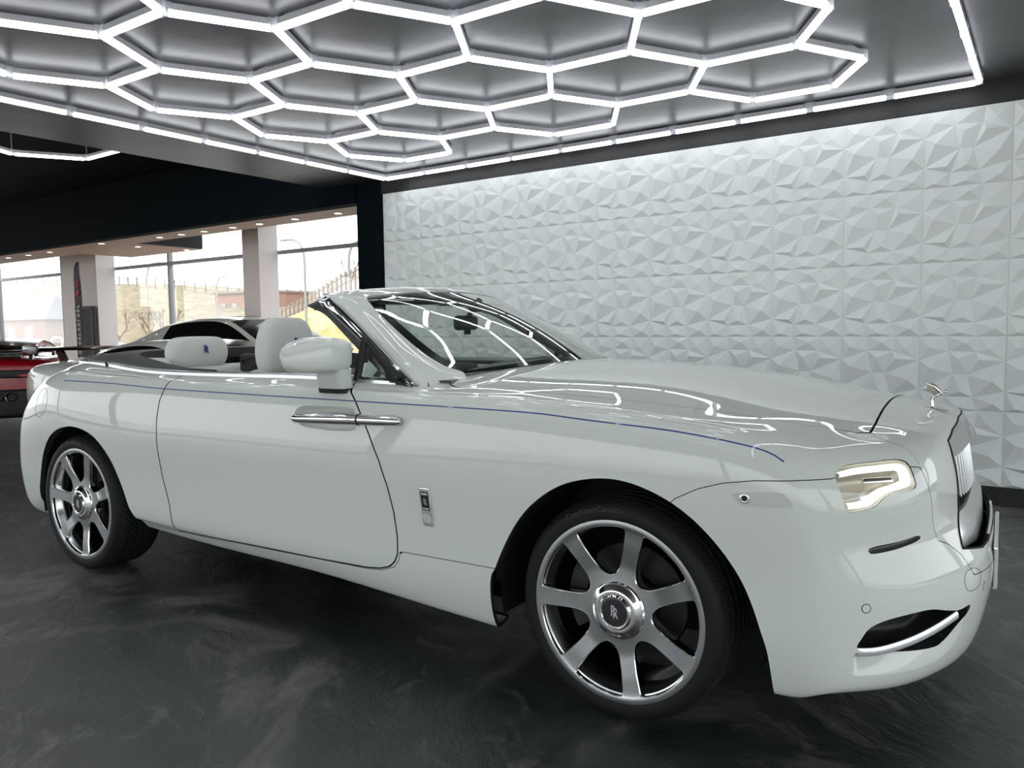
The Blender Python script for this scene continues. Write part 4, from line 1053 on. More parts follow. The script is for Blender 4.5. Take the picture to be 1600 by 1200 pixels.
# ---------------------------------------------------------------- headlamps
M_DRL=mat('daytime_light',(.9,.9,.9),.3,emit=(1,.985,.93),es=1.9)
M_LENS=glass_mat('lamp_lens',(.95,.95,.95),0,.03)
hlc=CUT[1]
def nose_pt(s,z,sg=-1,h=0):
    # point on the body with x-|y|=s at height z
    lo,hi=.3,1.1
    best=None
    o=Vector((2.0+s/1.0*0,0,z)); 
    # ray coming in along (-1,+1)/sqrt2 towards the corner keeps x-|y| varying; use direct ray with constant s
    x0=s+1.2; p=Vector((x0,sg*1.2,z)); d=Vector((-1,-sg*1,0)).normalized()
    r=SB.ray_cast(p,d); n_=nrm(r[0]); return r[0]+n_*h,n_
def headlamp(sg):
    r=empty('headlamp',(0,0,0),0,CAR)
    s_,_=hlc.split(lambda V:sg*V[:,1]); 
    raw('lens',s_.V+s_.N*-.001,s_.F,M_LENS,r,True)
    # bowl
    ph=np.clip(phH(s_.V),0,None); d=.07*(1-np.exp(-(ph/.012)**1.3)); raw('reflector_bowl',s_.V-s_.N*(d+.004)[:,None],s_.F,mat('reflector',(.42,.41,.34),.35,metal=.5) if 'reflector' not in bpy.data.materials else bpy.data.materials['reflector'],r,True)
    # light guide: C shaped strip following the outline
    O=S([(.648,.868,.860),(.682,.822,.870),(.731,.775,.874),(.775,.728,.876),(.796,.708,.868),(.808,.710,.848),(.816,.720,.828),(.815,.735,.814),(.785,.777,.806),(.762,.800,.800),(.745,.823,.786),(.728,.842,.768),(.706,.862,.762),(.680,.882,.760)])
    I=S([(.654,.868,.848),(.686,.822,.856),(.731,.775,.860),(.772,.733,.861),(.780,.728,.852),(.786,.735,.842),(.790,.742,.832),(.786,.752,.829),(.768,.782,.821),(.745,.805,.815),(.727,.832,.800),(.712,.851,.785),(.694,.868,.778),(.674,.884,.776)])
    def sm(L): return smoothline([(a,b,0) for a,b in L],4)
    V=[];a_=sm(O);b_=sm(I);n=len(a_)
    for p,q in zip(a_,b_):
        for (u,v),h in (((p.x,p.y),-.016),((p.x,p.y),-.008),(((p.x+q.x)/2,(p.y+q.y)/2),-.005),((q.x,q.y),-.008),((q.x,q.y),-.016)): V.append(nose_pt(u,v,sg,h)[0])
    F=[(i*5+j,i*5+j+1,i*5+6+j,i*5+5+j) for i in range(n-1) for j in range(4)]
    raw('daytime_strip',V,F,M_DRL,r)
    # small horizontal chrome bar inside the lamp
    p,nv=nose_pt(-.045,.838,sg,-.022); M4=frame_at(p,nv); MB().bevbox((-.05,-.007,-.006),(.045,.009,.006),.004,T=M4).build('chrome_bar',M_CHROME,r)
    p,nv=nose_pt(-.10,.80,sg,-.024); M4=frame_at(p,nv); MB().bevbox((-.03,-.012,-.004),(.06,.0,.004),.003,T=M4).build('indicator_bar',M_HOUS,r)
headlamp(-1); headlamp(1)
# intake recess, chrome blade
it=CUT[0]
def intake(sg):
    r=empty('lower_intake',(0,0,0),0,CAR); s_,_=it.split(lambda V:sg*V[:,1])
    ph=np.clip(phI(s_.V),0,None); d=.10*(1-np.exp(-(ph/.006)**1.2)); raw('duct',s_.V-s_.N*(d+.001)[:,None],s_.F,M_BLACK,r,True)
    P=[nose_pt(a,z,sg,-.006)[0] for a,z in [tuple(v)[:2] for v in smoothline([(-.180,.362,0),(-.10,.362,0),(0,.372,0),(.12,.388,0),(.24,.405,0),(.335,.418,0)],6)]]
    MB().tube(P,.0062,8,flat=2.0).build('chrome_blade',mat('satin_blade',(.80,.81,.84),.3,metal=.6) if 'satin_blade' not in bpy.data.materials else bpy.data.materials['satin_blade'],r)
intake(-1); intake(1)
sl_=CUT[2]
for sg in (-1,1):
    s_,_=sl_.split(lambda V:sg*V[:,1]); ph=np.clip(phS(s_.V),0,None); d=.02*(1-np.exp(-(ph/.004)**1.2)); raw('vent_slot',s_.V-s_.N*(d+.001)[:,None],s_.F,mat('vent_grey',(.06,.062,.062),.35) if 'vent_grey' not in bpy.data.materials else bpy.data.materials['vent_grey'],bumper,True)
# side marker, parking sensor, tow cover
def conform(poly,axes,extra,h,name,m,parent,src,fl=.002):
    ph=poly_phi(poly,axes,extra); a,_=src.split(ph)
    if not a.F: return None
    a.V=a.V+a.N*h; q=a.flange(h+fl); return raw(name,q.V,q.F,m,parent,True,angle=40)
MK=smoothline([(x,z,0) for x,z in [(.384,.785),(.392,.793),(.461,.799),(.512,.802),(.528,.790),(.542,.766),(.479,.762),(.418,.760),(.40,.765)]],3,True)
mkm=noise_bump(mat('marker_lens',(.60,.62,.61),.18,coat=1),400,.5,.002)
for sg in (-1,1):
    mk=conform([(p.x,p.y) for p in MK],(0,2),lambda V:sg*V[:,1]-.5,.0022,'side_marker',mkm,bumper,BUMP)
    pts=[on_side(p.x,p.y,sg) for p in MK]; ribbon([(p+n_*.002,n_) for p,n_ in pts+pts[:1]],.003,.0012,'marker_rim',M_HOUS,mk)
    p,n_=on_side(.415,.779,sg); MB().lathe([(.014,.0035),(.0115,.0045),(.0085,.004),(.0085,.0)],20,T=frame_at(p,n_)).build('bezel',M_CHROME,mk)
    MB().lathe([(.009,.0032),(0,.0032)],20,T=frame_at(p,n_)).build('camera_eye',M_BLACKG,mk)
    for s0,z0 in ((-.153,.488),(.55,.47)):
        p,n_=nose_pt(s0,z0,sg); M4=frame_at(p,n_)
        MB().lathe([(.0115,.0004),(.0135,.0004),(.0135,-.001)],28,T=M4).build('sensor_ring',M_GAP,bumper); MB().lathe([(0,.0008),(.0112,.0006),(.0114,-.001)],28,T=M4).build('parking_sensor',M_PAINT,bumper)
pts=[nose_pt(a,z,-1) for a,z in [tuple(v)[:2] for v in smoothline([(a,b,0) for a,b in S([(.945,.573,.519),(.951,.556,.538),(.970,.506,.539),(.983,.473,.516),(.980,.490,.482),(.960,.545,.479),(.949,.569,.494)])],5,True)]]
ribbon(pts+pts[:1],.0016,.0006,'tow_cover',M_GAP,bumper)
# ---------------------------------------------------------------- grille
def grille():
    gx=spl([0,.2,.43,.56],[.940,.931,.892,.87])
    def gp(w,z,off=0): return Vector((float(gx(abs(w)))+off+(.0 if z>.85 else (.85-z)*.13)-(max(0,z-.86)*.25),w,z))
    r=empty('grille',(0,0,0),0,CAR)
    out=[(-.425,.60),(-.44,.70),(-.435,.80),(-.43,.86),(-.415,.905),(-.30,.925),(0,.935),(.30,.925),(.415,.905),(.43,.86),(.435,.80),(.44,.70),(.425,.60)]
    inn=[(-.400,.60),(-.412,.70),(-.408,.80),(-.402,.835),(-.395,.845),(-.29,.852),(0,.856),(.29,.852),(.395,.845),(.402,.835),(.408,.80),(.412,.70),(.400,.60)]
    V=[];F=[]
    for (a,b),(c,d) in zip(out,inn): V+=[gp(a,b,-.09),gp(a,b,-.004),gp(a*.995,b-.003*(b>.85),.0),gp(c,d,.0),gp(c,d,-.07)]
    n=len(out); F=[(i*5+j,i*5+j+1,i*5+6+j,i*5+5+j) for i in range(n-1) for j in range(4)]
    raw('grille_frame',V,F,mat('brushed_grille',(.60,.60,.60),.2,metal=1),r,angle=30)
    m=MB()
    for i in range(23):
        w_=-.385+.77*i/22
        a,b=gp(w_,.712,-.010),gp(w_,.85,-.012); V=[]
        for p in (a,b): V+=[p+Vector((-.06,-.004,0)),p+Vector((0,-.0045,0)),p+Vector((.003,0,0)),p+Vector((0,.0045,0)),p+Vector((-.06,.004,0))]
        mm=MB(); mm.add(V,[(j,(j+1)%5,5+(j+1)%5,5+j) for j in range(5)]+[(0,1,2,3,4),(9,8,7,6,5)]); mm.build('vane',M_ALU,r,smooth=False)
    V=[gp(w_,z,-.075) for z in (.56,.87) for w_ in np.linspace(-.44,.44,12)]; raw('grille_backing',V,[(i,i+1,i+13,i+12) for i in range(11)],M_GAP,r)
    # lower polished section below the vanes
    V=[];F=[]; W_=np.linspace(-.53,.53,31)
    for w_ in W_:
        zt=.695-.02*(abs(w_)/.53)**2; zb=.590-.012*math.cos(w_*3)
        sx=float(spl([0,.3,.45,.56],[.982,.975,.95,.91])(abs(w_)))
        V+=[Vector((sx-.10,w_,zt+.004)),Vector((sx-.036,w_,zt)),Vector((sx-.008,w_,(zt+zb)/2)),Vector((sx-.002,w_,zb)),Vector((sx-.05,w_,zb-.004))]
    F=[(i*5+j,i*5+j+1,i*5+6+j,i*5+5+j) for i in range(30) for j in range(4)]
    raw('lower_grille_bar',V,F,mat('polished_mesh',(.72,.71,.72),.22,metal=1),r,angle=40)
grille()
gap_line=[]
for a,b in zip(GR,GR[1:]+GR[:1]):
    for t in (0,.25,.5,.75):
        y_,z_=lerp(a[0],b[0],t),lerp(a[1],b[1],t); h_=SB.ray_cast(Vector((3,y_,z_)),Vector((-1,0,0)))[0]
        if h_: gap_line.append(h_+Vector((.001,0,0)))
MB().tube(gap_line,.0032,6,closed=True).build('grille_gap_line',M_GAP,surround)  # black tube added to draw the dark gap round the grille
def ornament():
    r=empty('bonnet_ornament',(0,0,0),0,CAR); p,n_=on_top(.812,0)
    g=mat('silver',(.72,.69,.62),.12,metal=1); z0=p.z
    MB().bevbox((-.055,-.020,0),(.055,.020,.0035),.0017,T=Matrix.Translation(p+Vector((0,0,-.001)))@Matrix.Rotation(.16,4,'Y')).build('base_plate',M_CHROME,r)
    m=MB(); b=p
    # figure leaning forward with cloth sweeping back from raised arms
    m.tube(smoothline([b+Vector((0,0,0)),b+Vector((.001,0,.012)),b+Vector((.001,0,.030)),b+Vector((.008,0,.043)),b+Vector((.022,0,.051)),b+Vector((.034,0,.056))],4),[.011,.0085,.0075,.007,.0068,.0065,.0065,.0062,.006,.006,.0062,.0066,.007,.0075,.0078,.0078,.0072,.006,.0045,.0035,.0032],10)
    fig=m.build('figure',g,r)
    bm=bmesh.new(); bmesh.ops.create_uvsphere(bm,u_segments=12,v_segments=8,radius=.0065); MB().bm(bm,T=Matrix.Translation(b+Vector((.042,0,.060)))).build('head',g,r)
    for sg in (-1,1):
        L=[(.028,.003,.058),(.016,.018,.074),(.004,.026,.086),(-.012,.028,.094)]
        L2=[(.012,.003,.042),(.002,.014,.050),(-.008,.022,.060),(-.022,.026,.074)]
        A=smoothline([b+Vector((x,sg*y,z)) for x,y,z in L],5);B=smoothline([b+Vector((x,sg*y,z)) for x,y,z in L2],5); V=[]
        for i,(a,c) in enumerate(zip(A,B)):
            for t in (0,.25,.5,.75,1): V.append(a.lerp(c,t)+Vector((0,sg*.003*math.sin(t*6),.002*math.sin(t*7))))
        n=len(A); F=[(i*5+j,i*5+j+1,i*5+6+j,i*5+5+j) for i in range(n-1) for j in range(4)]
        w_=raw('cloth_wing',V,F,g,r); so=w_.modifiers.new('s','SOLIDIFY'); so.thickness=.0022
        MB().tube([b+Vector((.030,sg*.004,.056)),b+Vector((.018,sg*.014,.070)),b+Vector((.006,sg*.022,.082))],[.0032,.0026,.002],8).build('arm',g,r)
ornament()
# number plate with chrome surround
def plate():
    r=empty('number_plate',(0,0,0),0,CAR)
    MB().bevbox((1.018,-.262,.425),(1.026,.262,.538),.003).build('plate',mat('plate_white',(.78,.78,.76),.35),r)
    V,F=text_mesh('',.07) if False else ([],[])
    m=MB(); 
    for a,b in (((1.022,-.27,.418),(1.022,.27,.418)),((1.022,-.27,.545),(1.022,.27,.545)),((1.022,-.27,.418),(1.022,-.27,.545)),((1.022,.27,.418),(1.022,.27,.545))): m.tube([a,b],.007,6)
    m.build('plate_surround',M_CHROME,r)
    MB().bevbox((.99,-.25,.43),(1.018,.25,.53),.004).build('plate_holder',M_BLACK,r)
    P=[];
    for w_ in np.linspace(-.27,.27,25): h,n_=on_front(float(w_),.585); P.append(h+n_*.004)
    MB().tube(P,.005,6).build('chrome_strip',M_CHROME,r)
plate()
# wing badge
def badge(sg):
    r=empty('wing_badge',(0,0,0),0,CAR); c,n_=on_side(-.745,.618,sg); M4=frame_at(c,n_)
    f=-1 if sg>0 else 1
    def sk(x,y,z): return tuple(M4@Vector((x*f if False else x,y,z)))
    # slightly slanted upright plate
    def quad(x0,x1,y0,y1,z0,z1,mb,sl=.10,rr=.004):
        bm=bmesh.new(); bmesh.ops.create_cube(bm,size=1)
        for v in bm.verts: v.co=Vector(((x0+x1)/2+v.co.x*(x1-x0),(y0+y1)/2+v.co.y*(y1-y0),(z0+z1)/2+v.co.z*(z1-z0)))
        bmesh.ops.bevel(bm,geom=bm.edges[:],offset=rr,segments=2,affect='EDGES')
        for v in bm.verts: v.co.x-=v.co.y*sl*(1 if sg<0 else -1)
        mb.bm(bm,0,M4)
    m=MB(); quad(-.026,.026,-.072,.072,-.004,.0055,m,rr=.0035); m.build('surround',M_CHROME,r)
    m=MB(); quad(-.018,.018,-.012,.058,.002,.0066,m,rr=.001); m.build('badge_field',mat('badge_dark',(.02,.022,.025),.25,metal=.3) if 'badge_dark' not in bpy.data.materials else bpy.data.materials['badge_dark'],r)
    m=MB(); quad(-.018,.018,-.058,-.026,.003,.0065,m,rr=.004); m.build('badge_lens',mkm,r)
    monogram('badge_monogram',.026,M4@Matrix.Translation((-.001,.020,.0068)),M_CHROME,r)
    m=MB(); quad(-.015,.015,.045,.053,.005,.0072,m,rr=.0005); quad(-.015,.015,-.009,-.002,.005,.0072,m,rr=.0005); m.build('badge_bars',M_CHROME,r)
badge(-1); badge(1)
# fuel flap outline on the rear wing
FU=smoothline([(x,z,0) for x,z in [(-3.431,.965),(-3.499,.944),(-3.536,.897),(-3.551,.843),(-3.52,.809),(-3.468,.809),(-3.401,.848),(-3.374,.905),(-3.387,.949)]],5,True)
pts=[on_side(p.x,p.y,-1) for p in FU]; ribbon(pts+pts[:1],.0022,.0006,'fuel_flap_gap',M_GAP,rear)
# exhaust of arch lip: thin dark rubber edge already given by the liner
# ---------------------------------------------------------------- interior
def soft(name,rings,m,parent,lv=2,flip=False):
    V,F=loft(rings)
    if flip: F=[f[::-1] for f in F]
    o=raw(name,V,F,m,parent); subd(o,lv); return o
def sec(cx,cy,cz,wx,wy,n=12,e=.55):
    return [(cx+math.copysign(abs(math.cos(t))**e,math.cos(t))*wx,cy+math.copysign(abs(math.sin(t))**e,math.sin(t))*wy,cz) for t in [2*PI*(j+.5)/n for j in range(n)]]
def seat(x,y,rear_=False):
    r=empty('rear_seat' if rear_ else 'front_seat',(0,0,0),0,CAR)
    if rear_: back=[(.45,.08,.20),(.62,.09,.235),(.80,.075,.245),(.98,.065,.24),(1.06,.06,.225),(1.085,.04,.19)]
    else: back=[(.45,.09,.22),(.62,.10,.255),(.80,.085,.265),(.98,.075,.255),(1.05,.07,.23),(1.08,.045,.19)]
    soft('backrest',[sec(x-(z-.45)*.35,y,z,a,b) for z,a,b in back],M_LEATH,r)
    xt=x-(1.06-.45)*.35
    if rear_: hr=[(1.062,.045,.15),(1.085,.062,.180),(1.14,.068,.198),(1.19,.064,.190),(1.225,.055,.165),(1.240,.035,.12)]
    else: hr=[(1.045,.05,.15),(1.07,.066,.168),(1.15,.074,.182),(1.23,.070,.170),(1.295,.060,.143),(1.325,.045,.11),(1.335,.025,.07)]
    h_=soft('headrest',[sec(xt+.02,y,z,a,b) for z,a,b in hr],M_LEATH,r)
    bm=MB().bevbox((x+.02,y-.25,.30),(x+.50,y+.25,.50),.05); bm.build('seat_cushion',M_LEATH,r)
    z=1.165 if rear_ else 1.205
    M4=Matrix.Translation((xt+.02+(.0705 if rear_ else .0725),y+.01,z))@Matrix.Rotation(PI/2,4,'Z')@Matrix.Rotation(PI/2,4,'X')
    monogram('embroidered_monogram',.045,M4,M_BLUE,h_,.003)
    if not rear_:
        MB().lathe([(0,0),(0,0)],3).V
    return r
seat(-1.915,-.39); seat(-1.88,.38); seat(-2.66,-.38,True); seat(-2.66,.38,True)
MB().bevbox((-2.93,-.66,.5),(-2.78,.66,1.075),.05).build('rear_seat_bolster',M_LEATH,CAR)
for sg in (-1,1): MB().bevbox((-3.02,sg*.60-.06,.8),(-2.82,sg*.60+.06,1.125),.045,n=4).build('rear_side_pad',M_LEATH,CAR)
m=MB(); m.bevbox((-3.3,-.80,.30),(-.75,.80,.34),.01).build('cabin_floor',M_TRIM,CAR)
for sg in (-1,1):
    MB().bevbox((-2.9,sg*.79-.035,.34),(-.95,sg*.79+.035,1.045),.02).build('door_lining',M_LEATH,CAR)
    MB().bevbox((-2.95,sg*.80-.03,1.035),(-1.0,sg*.80+.04,1.066),.012).build('door_capping',M_TRIM,CAR)
# seat-belt guide beside the driver's backrest
g_=MB(); g_.bevbox((-2.76,-.175,1.025),(-2.55,-.115,1.135),.022,T=None,n=4); gd=g_.build('belt_guide',M_TRIM,CAR); gd.matrix_parent_inverse=Matrix.Identity(4)
MB().tube(smoothline([(-2.71,-.177,1.06),(-2.62,-.177,1.055),(-2.585,-.177,1.085),(-2.62,-.177,1.112),(-2.71,-.177,1.10)],4,True),.006,8).build('guide_slot',M_BLACKG,gd)
# dashboard, wheel, mirror
dsh=[]
for y in np.linspace(-.76,.76,13): dsh.append([(-.70,y,1.02),(-.78,y,1.068),(-1.0,y,1.085-.02*(abs(y)/.76)**2),(-1.12,y,1.06),(-1.16,y,.98),(-1.10,y,.75),(-.8,y,.6)])
V,F=loft(dsh); o=raw('dashboard',V,F,M_TRIM,CAR,angle=50)
bn=MB(); bn.bevbox((-1.16,-.56,1.04),(-1.0,-.22,1.11),.03).build('instrument_cowl',M_TRIM,CAR)
ste=empty('steering_wheel',(0,0,0),0,CAR); T=Matrix.Translation((-1.40,-.38,.96))@Matrix.Rotation(math.radians(-68),4,'Y')
ring=[T@Vector((math.cos(a)*.185,math.sin(a)*.185,0)) for a in np.linspace(0,2*PI,40,endpoint=False)]
MB().tube(ring,.014,10,closed=True).build('rim',M_TRIM,ste); m=MB(); m.lathe([(0,.03),(.05,.028),(.065,.0),(.05,-.03),(0,-.03)],24,T=T)
for a in (0,2.3,-2.3): m.tube([T@Vector((math.cos(a)*.04,math.sin(a)*.04,0)),T@Vector((math.cos(a)*.18,math.sin(a)*.18,0))],.011,8)
m.build('hub',M_TRIM,ste); MB().tube([T@Vector((0,0,-.02)),T@Vector((0,0,-.25))],.03,10).build('column',M_TRIM,ste)
rv=empty('rear_view_mirror',(0,0,0),0,CAR)
m=MB().bevbox((-.025,-.125,-.035),(.02,.125,.037),.02,T=Matrix.Translation((-1.235,-.005,1.292))@Matrix.Rotation(.25,4,'Z'),n=4); m.build('mirror_shell',M_BLACK,rv)
MB().tube([(-1.235,0,1.31),(-1.20,0,1.36),(-1.15,0,1.39)],[.012,.014,.03],10).build('mirror_stem',M_BLACK,rv)
MB().bevbox((-1.245,-.02,1.235),(-1.225,.02,1.262),.006).build('mirror_button',M_BLACK,rv)
# sun visors and roof console behind the top of the glass
for y in (-.32,.32): MB().bevbox((-1.50,y-.21,1.385),(-1.36,y+.21,1.40),.006).build('sun_visor',M_TRIM,CAR)
MB().bevbox((-1.50,-.10,1.39),(-1.30,.10,1.425),.012).build('header_console',M_TRIM,CAR)
# tail: lamps, plate recess, exhausts (far end of the car)
for sg in (-1,1):
    ph=poly_phi([(.60,.62),(.84,.62),(.86,.70),(.84,.82),(.66,.84),(.60,.78)],lambda V:np.stack([sg*V[:,1],V[:,2]],1),lambda V:-V[:,0]-3.9); a,_=RE.split(ph); a.V=a.V+a.N*.002
    if a.F: raw('tail_lamp',a.V,a.F,mat('tail_red',(.35,.01,.01),.15,coat=1) if 'tail_red' not in bpy.data.materials else bpy.data.materials['tail_red'],CAR)
# ============================================================ parked cars behind
def bg_wheel(R,w,parent,loc,sg,rimm):
    T=Matrix.Rotation(PI/2*(1 if sg<0 else -1),4,'X')
    r=empty('wheel',loc,0,parent)
    MB().lathe([(R*.72,-.02),(R*.78,.0),(R*.93,-.004),(R,-.03),(R,-w+.03),(R*.93,-w),(R*.7,-w)],40,T=T).build('tyre',M_RUB,r)
    m=MB().lathe([(R*.73,-.01),(R*.70,-.015),(R*.66,-.05),(R*.64,-.2)],40,T=T)
    for k in range(5):
        for d in (-.13,.13):
            a=2*PI*k/5; m.tube([T@Vector((math.cos(a)*R*.1,math.sin(a)*R*.1,-.02)),T@Vector((math.cos(a+d)*R*.71,math.sin(a+d)*R*.71,-.02))],.016,6)
    m.lathe([(0,-.005),(R*.14,-.01),(R*.16,-.03)],20,T=T); m.build('rim',rimm,r)
def bg_car(name,label,loc,hd,paint,st,gh,wx,R=.34,low=None,wing=None,extra=None,tail='black'):
    """st: stations (x,w,zbottom,zbelt,zcentre); gh: greenhouse stations (x,w_base,z_base,w_roof,z_roof,top kind,side kind)"""
    r=empty(name,loc,hd); tag(r,label,'car')
    rings=[]
    for x,w,zb,zt,zc in st:
        zm=(zb+zt)/2
        half=[(w*.86,zb),(w*.98,zb+.08),(w,zm-.05),(w*1.0,zm+.12),(w*.965,zt-.05),(w*.86,zt),(w*.45,(zt+zc)/2+.01)]
        rings.append([(x,y,z) for y,z in half]+[(x,0,zc)]+[(x,-y,z) for y,z in half[::-1]]+[(x,0,zb)])
    V,F=loft(rings); b=raw('body',V,F,paint,r); bm=bmesh.new(); bm.from_mesh(b.data); bmesh.ops.recalc_face_normals(bm,faces=bm.faces); bm.to_mesh(b.data); bm.free(); subd(b,2)
    # wheel arches as dark discs let into the side, wheels inside them
    for x in wx:
        for sg in (-1,1):
            w=np.interp(x,[s[0] for s in st],[s[1] for s in st])
            MB().lathe([(R*1.13,.02),(R*1.13,-.2),(0,-.2)],40,T=Matrix.Translation((x,sg*(w-.005),R+.0))@Matrix.Rotation(PI/2*(1 if sg<0 else -1),4,'X')).build('wheel_arch',M_GAP,r)
            MB().lathe([(R*1.13,.021),(0,.021)],40,T=Matrix.Translation((x,sg*(w-.012),R))@Matrix.Rotation(PI/2*(1 if sg<0 else -1),4,'X')).build('wheel_arch_lining',M_GAP,r)
            bg_wheel(R,.25,r,(x,sg*(w+.018),R),sg,M_ALU)
    # greenhouse
    def pt(g,k):
        x,wb,zb,wr,zr=g[:5]
        return [(wb,zb),(wb*.985,zb+.02),((wb+wr)/2+.02,(zb+zr)/2),(wr+.015,zr-.05),(wr*.93,zr-.012),(wr*.5,zr+.006),(0,zr+.010)][k]
    K=7; full=[[pt(g,k) for k in range(K)] for g in gh]
    fine=[]
    xs=[g[0] for g in gh]
    G=[]
    for q in range(len(gh)-1):
        for t in (0,.25,.5,.75):
            G.append((q,t))
    G.append((len(gh)-2,1.0))
    def catm(a,b,c,d,t): return .5*((2*b)+(c-a)*t+(2*a-5*b+4*c-d)*t*t+(3*b-a-3*c+d)*t**3)
    rows_=[]
    for q,t in G:
        i0,i1,i2,i3=max(q-1,0),q,q+1,min(q+2,len(gh)-1)
        x=catm(xs[i0],xs[i1],xs[i2],xs[i3],t)
        rows_.append([(x,catm(full[i0][k][0],full[i1][k][0],full[i2][k][0],full[i3][k][0],t),catm(full[i0][k][1],full[i1][k][1],full[i2][k][1],full[i3][k][1],t)) for k in range(K)])
    parts={}
    for a in range(len(rows_)-1):
        g=gh[G[a][0]]
        for k in range(K-1):
            kind=g[6] if 0<k<3 else g[5] if k>=4 else 'paint'
            if k==0: kind='paint'
            if k==3: kind='paint'
            for sg in (-1,1):
                P=[rows_[a][k],rows_[a+1][k],rows_[a+1][k+1],rows_[a][k+1]]; P=[(x,sg*y,z) for x,y,z in P]
                if sg>0: P=P[::-1]
                key=('roof' if kind=='paint' else ('side_window' if k<3 else ('rear_window' if G[a][0]<len(gh)//2 else 'windscreen')),sg if kind!='paint' and k<3 else 0)
                parts.setdefault(key,MB()).add(P,[(0,1,2,3)])
    for (nm,_),m in parts.items():
        o=m.build(nm,paint if nm=='roof' else M_BLACKG,r); bm=bmesh.new(); bm.from_mesh(o.data); bmesh.ops.remove_doubles(bm,verts=bm.verts,dist=1e-4); bm.to_mesh(o.data); bm.free()
    if wing:
        x,z,w=wing
        m=MB(); V=[]
        rr=[]
        for y in np.linspace(-w,w,13): rr.append([(x-.16,y,z+.018),(x-.10,y,z+.030),(x+.02,y,z+.018),(x+.12,y,z-.012),(x+.0,y,z-.010),(x-.10,y,z+.006)])
        V,F=loft(rr); m.add(V,F); m.build('rear_wing',M_BLACKG,r,angle=50)
        for sg in (-1,1):
            MB().add([(x-.05,sg*.55-.02,z+.01),(x+.08,sg*.55-.02,z-.0),(x+.20,sg*.5-.02,z-.26),(x+.02,sg*.5-.02,z-.26),(x-.05,sg*.55+.02,z+.01),(x+.08,sg*.55+.02,z),(x+.20,sg*.5+.02,z-.26),(x+.02,sg*.5+.02,z-.26)],[(0,1,2,3),(7,6,5,4),(0,4,5,1),(1,5,6,2),(2,6,7,3),(3,7,4,0)]).build('wing_support',M_BLACKG,r,smooth=False)
            MB().bevbox((x-.20,sg*w-.012,z-.05),(x+.14,sg*w+.012,z+.05),.01).build('end_plate',M_BLACKG,r)
    if extra: extra(r)
    return r
M_PW=mat('pearl_white',(.66,.67,.63),.35,coat=1,coatr=.02)
M_RED=mat('candy_red',(.36,.004,.010),.3,coat=1,coatr=.02)
M_SAND=mat('pale_bronze',(.70,.60,.52),.4,coat=1)
wedge=[(-2.20,.70,.42,.78,.80),(-2.16,.86,.36,.88,.92),(-1.9,.95,.22,.93,.97),(-1.35,.965,.16,.95,1.00),(-.7,.94,.13,.87,1.02),(0,.93,.12,.80,.95),(.7,.94,.12,.76,.83),(1.3,.955,.13,.73,.74),(1.9,.90,.15,.58,.60),(2.2,.70,.20,.44,.46),(2.26,.55,.26,.40,.42)]
wgh=[(-1.55,.55,.97,.45,.985,'glass','paint'),(-1.0,.66,.93,.52,1.10,'glass','glass'),(-.35,.72,.87,.56,1.165,'paint','glass'),(.15,.74,.84,.56,1.15,'glass','glass'),(.75,.74,.80,.58,1.0,'glass','glass'),(1.25,.72,.75,.62,.80,'glass','paint')]
def red_tail(r):
    MB().bevbox((-2.225,-.74,.70),(-2.17,.74,.80),.02).build('tail_panel',M_BLACK,r)
    m=MB().bevbox((-2.24,-.86,.20),(-1.95,.86,.56),.05); m.build('diffuser',M_BLACK,r)
    for y in (-.34,-.20,.20,.34): MB().lathe([(.050,.04),(.058,.05),(.058,-.05),(.045,-.05),(.045,.03)],20,T=Matrix.Translation((-2.26,y,.47))@Matrix.Rotation(-PI/2,4,'Y')).build('exhaust',M_CHROME,r)
    for sg in (-1,1):
        m=MB(); m.add([(-2.236,sg*.40,.735),(-2.21,sg*.80,.80),(-2.20,sg*.84,.76),(-2.236,sg*.48,.715)],[(0,1,2,3)] if sg<0 else [(3,2,1,0)]); m.build('tail_lamp',mat('red_lamp',(.5,.02,.02),.2),r)
    for k in range(4): MB().bevbox((-1.9+k*.2,-.42,.955+k*.022),(-1.78+k*.2,.42,.975+k*.024),.006).build('engine_louvre',M_BLACKG,r)
bg_car('supercar','low red supercar parked at the far left, its dark tail and exhausts showing',(-12.75,5.15,0),math.radians(150),M_RED,[(x*-1*-1,w,a,b,c) for x,w,a,b,c in wedge],wgh,(-1.33,1.32),.345,wing=(-1.95,1.02,.80),extra=red_tail)
def white_tail(r):
    for sg in (-1,1): MB().add([(-2.185,sg*.60,.80),(-2.185,sg*.74,.80),(-2.19,sg*.69,.73),(-2.15,sg*.60,.80),(-2.15,sg*.74,.80),(-2.15,sg*.69,.73)],[(0,1,2),(5,4,3),(0,3,4,1),(1,4,5,2),(2,5,3,0)]).build('vent',M_BLACK,r,smooth=False)
    MB().bevbox((-2.24,-.80,.22),(-1.95,.80,.52),.05).build('diffuser',M_BLACK,r)
    MB().bevbox((-2.215,-.66,.62),(-2.17,.66,.70),.015).build('tail_panel',M_BLACK,r)
bg_car('supercar','low white supercar with a black rear wing, just behind the tail of the convertible',(-7.42,4.89,0),math.radians(0),M_PW,wedge,wgh,(-1.33,1.32),.345,wing=(-1.98,1.07,.84),extra=white_tail)
coupe=[(-2.42,.72,.36,.80,.84),(-2.38,.86,.30,.92,.96),(-2.0,.94,.22,1.00,1.05),(-1.4,.965,.18,1.01,1.08),(-.7,.95,.17,.97,1.05),(0,.945,.17,.96,1.0),(.8,.95,.17,.97,1.0),(1.4,.955,.18,.95,.99),(2.0,.93,.22,.86,.91),(2.32,.80,.3,.72,.78),(2.40,.62,.36,.66,.70)]
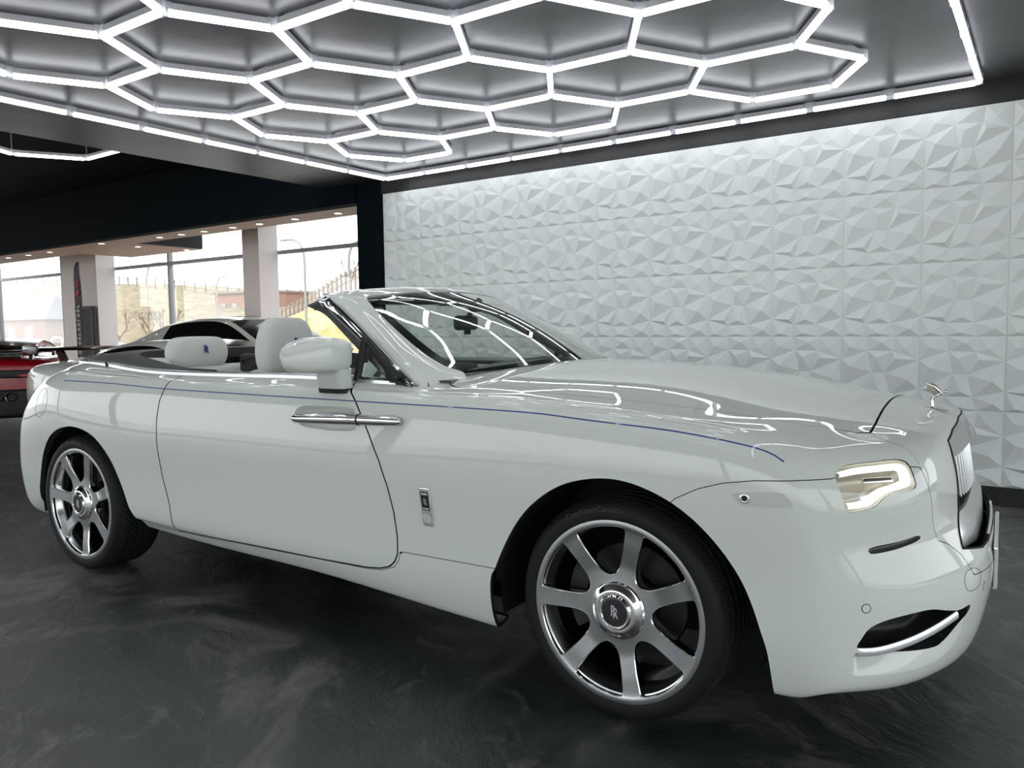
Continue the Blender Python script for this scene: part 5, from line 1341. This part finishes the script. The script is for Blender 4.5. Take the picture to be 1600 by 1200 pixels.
cgh=[(-2.12,.62,1.00,.56,1.03,'glass','paint'),(-1.45,.72,1.01,.56,1.22,'glass','paint'),(-.80,.78,.985,.56,1.385,'paint','glass'),(-.15,.80,.97,.56,1.44,'paint','glass'),(.35,.80,.965,.56,1.40,'glass','glass'),(.85,.79,.965,.62,1.18,'glass','glass'),(1.25,.76,.965,.70,.99,'glass','paint')]
bg_car('coupe','tall white coupe parked along the windows, its long pale roof showing above the convertible seats',(-9.55,6.95,0),0,M_PW,[(x*1.12,w*.97,a,b,c) for x,w,a,b,c in coupe],[(g[0]*1.14+.02,)+g[1:] for g in cgh],(-1.62,1.6),.355)
def hoop(r):
    for y in (-.35,.35): MB().tube(smoothline([(-.55,y-.2,.95),(-.5,y-.17,1.2),(-.48,y,1.27),(-.5,y+.17,1.2),(-.55,y+.2,.95)],5),.03,8).build('roll_hoop',M_SAND,r)
bg_car('roadster','small pale bronze roadster standing outside, left of the middle window',(-21.6,10.6,-.15),math.radians(20),M_SAND,[(x*.95,w*.95,a,b*.98,c*.97) for x,w,a,b,c in coupe],[(.05,.70,.92,.52,1.27,'glass','glass'),(.35,.74,.93,.54,1.28,'glass','glass'),(.8,.76,.93,.62,1.1,'glass','glass'),(1.15,.74,.93,.68,.97,'glass','glass')],(-1.4,1.38),.33,extra=hoop)
# ============================================================ light and view
w=bpy.data.worlds.new('sky'); bpy.context.scene.world=w; w.use_nodes=True
bg=w.node_tree.nodes['Background']; bg.inputs[0].default_value=(.93,.96,1,1); bg.inputs[1].default_value=3.2
sl=bpy.data.lights.new('sun','SUN'); sl.energy=2.5; sl.angle=.02; sl.color=(1,.9,.75); so=bpy.data.objects.new('sun',sl); C.objects.link(so); so.rotation_euler=(math.radians(52),0,math.radians(-50))
sc=bpy.context.scene
sc.view_settings.view_transform='Standard'; sc.view_settings.look='None'; sc.view_settings.gamma=1; sc.view_settings.exposure=0; sc.view_settings.use_curve_mapping=False
cy=sc.cycles; cy.max_bounces=10; cy.diffuse_bounces=4; cy.glossy_bounces=5; cy.transparent_max_bounces=16; cy.transmission_bounces=6; cy.caustics_reflective=False; cy.caustics_refractive=False; cy.sample_clamp_indirect=6; cy.use_denoising=True
cy.use_light_tree=True
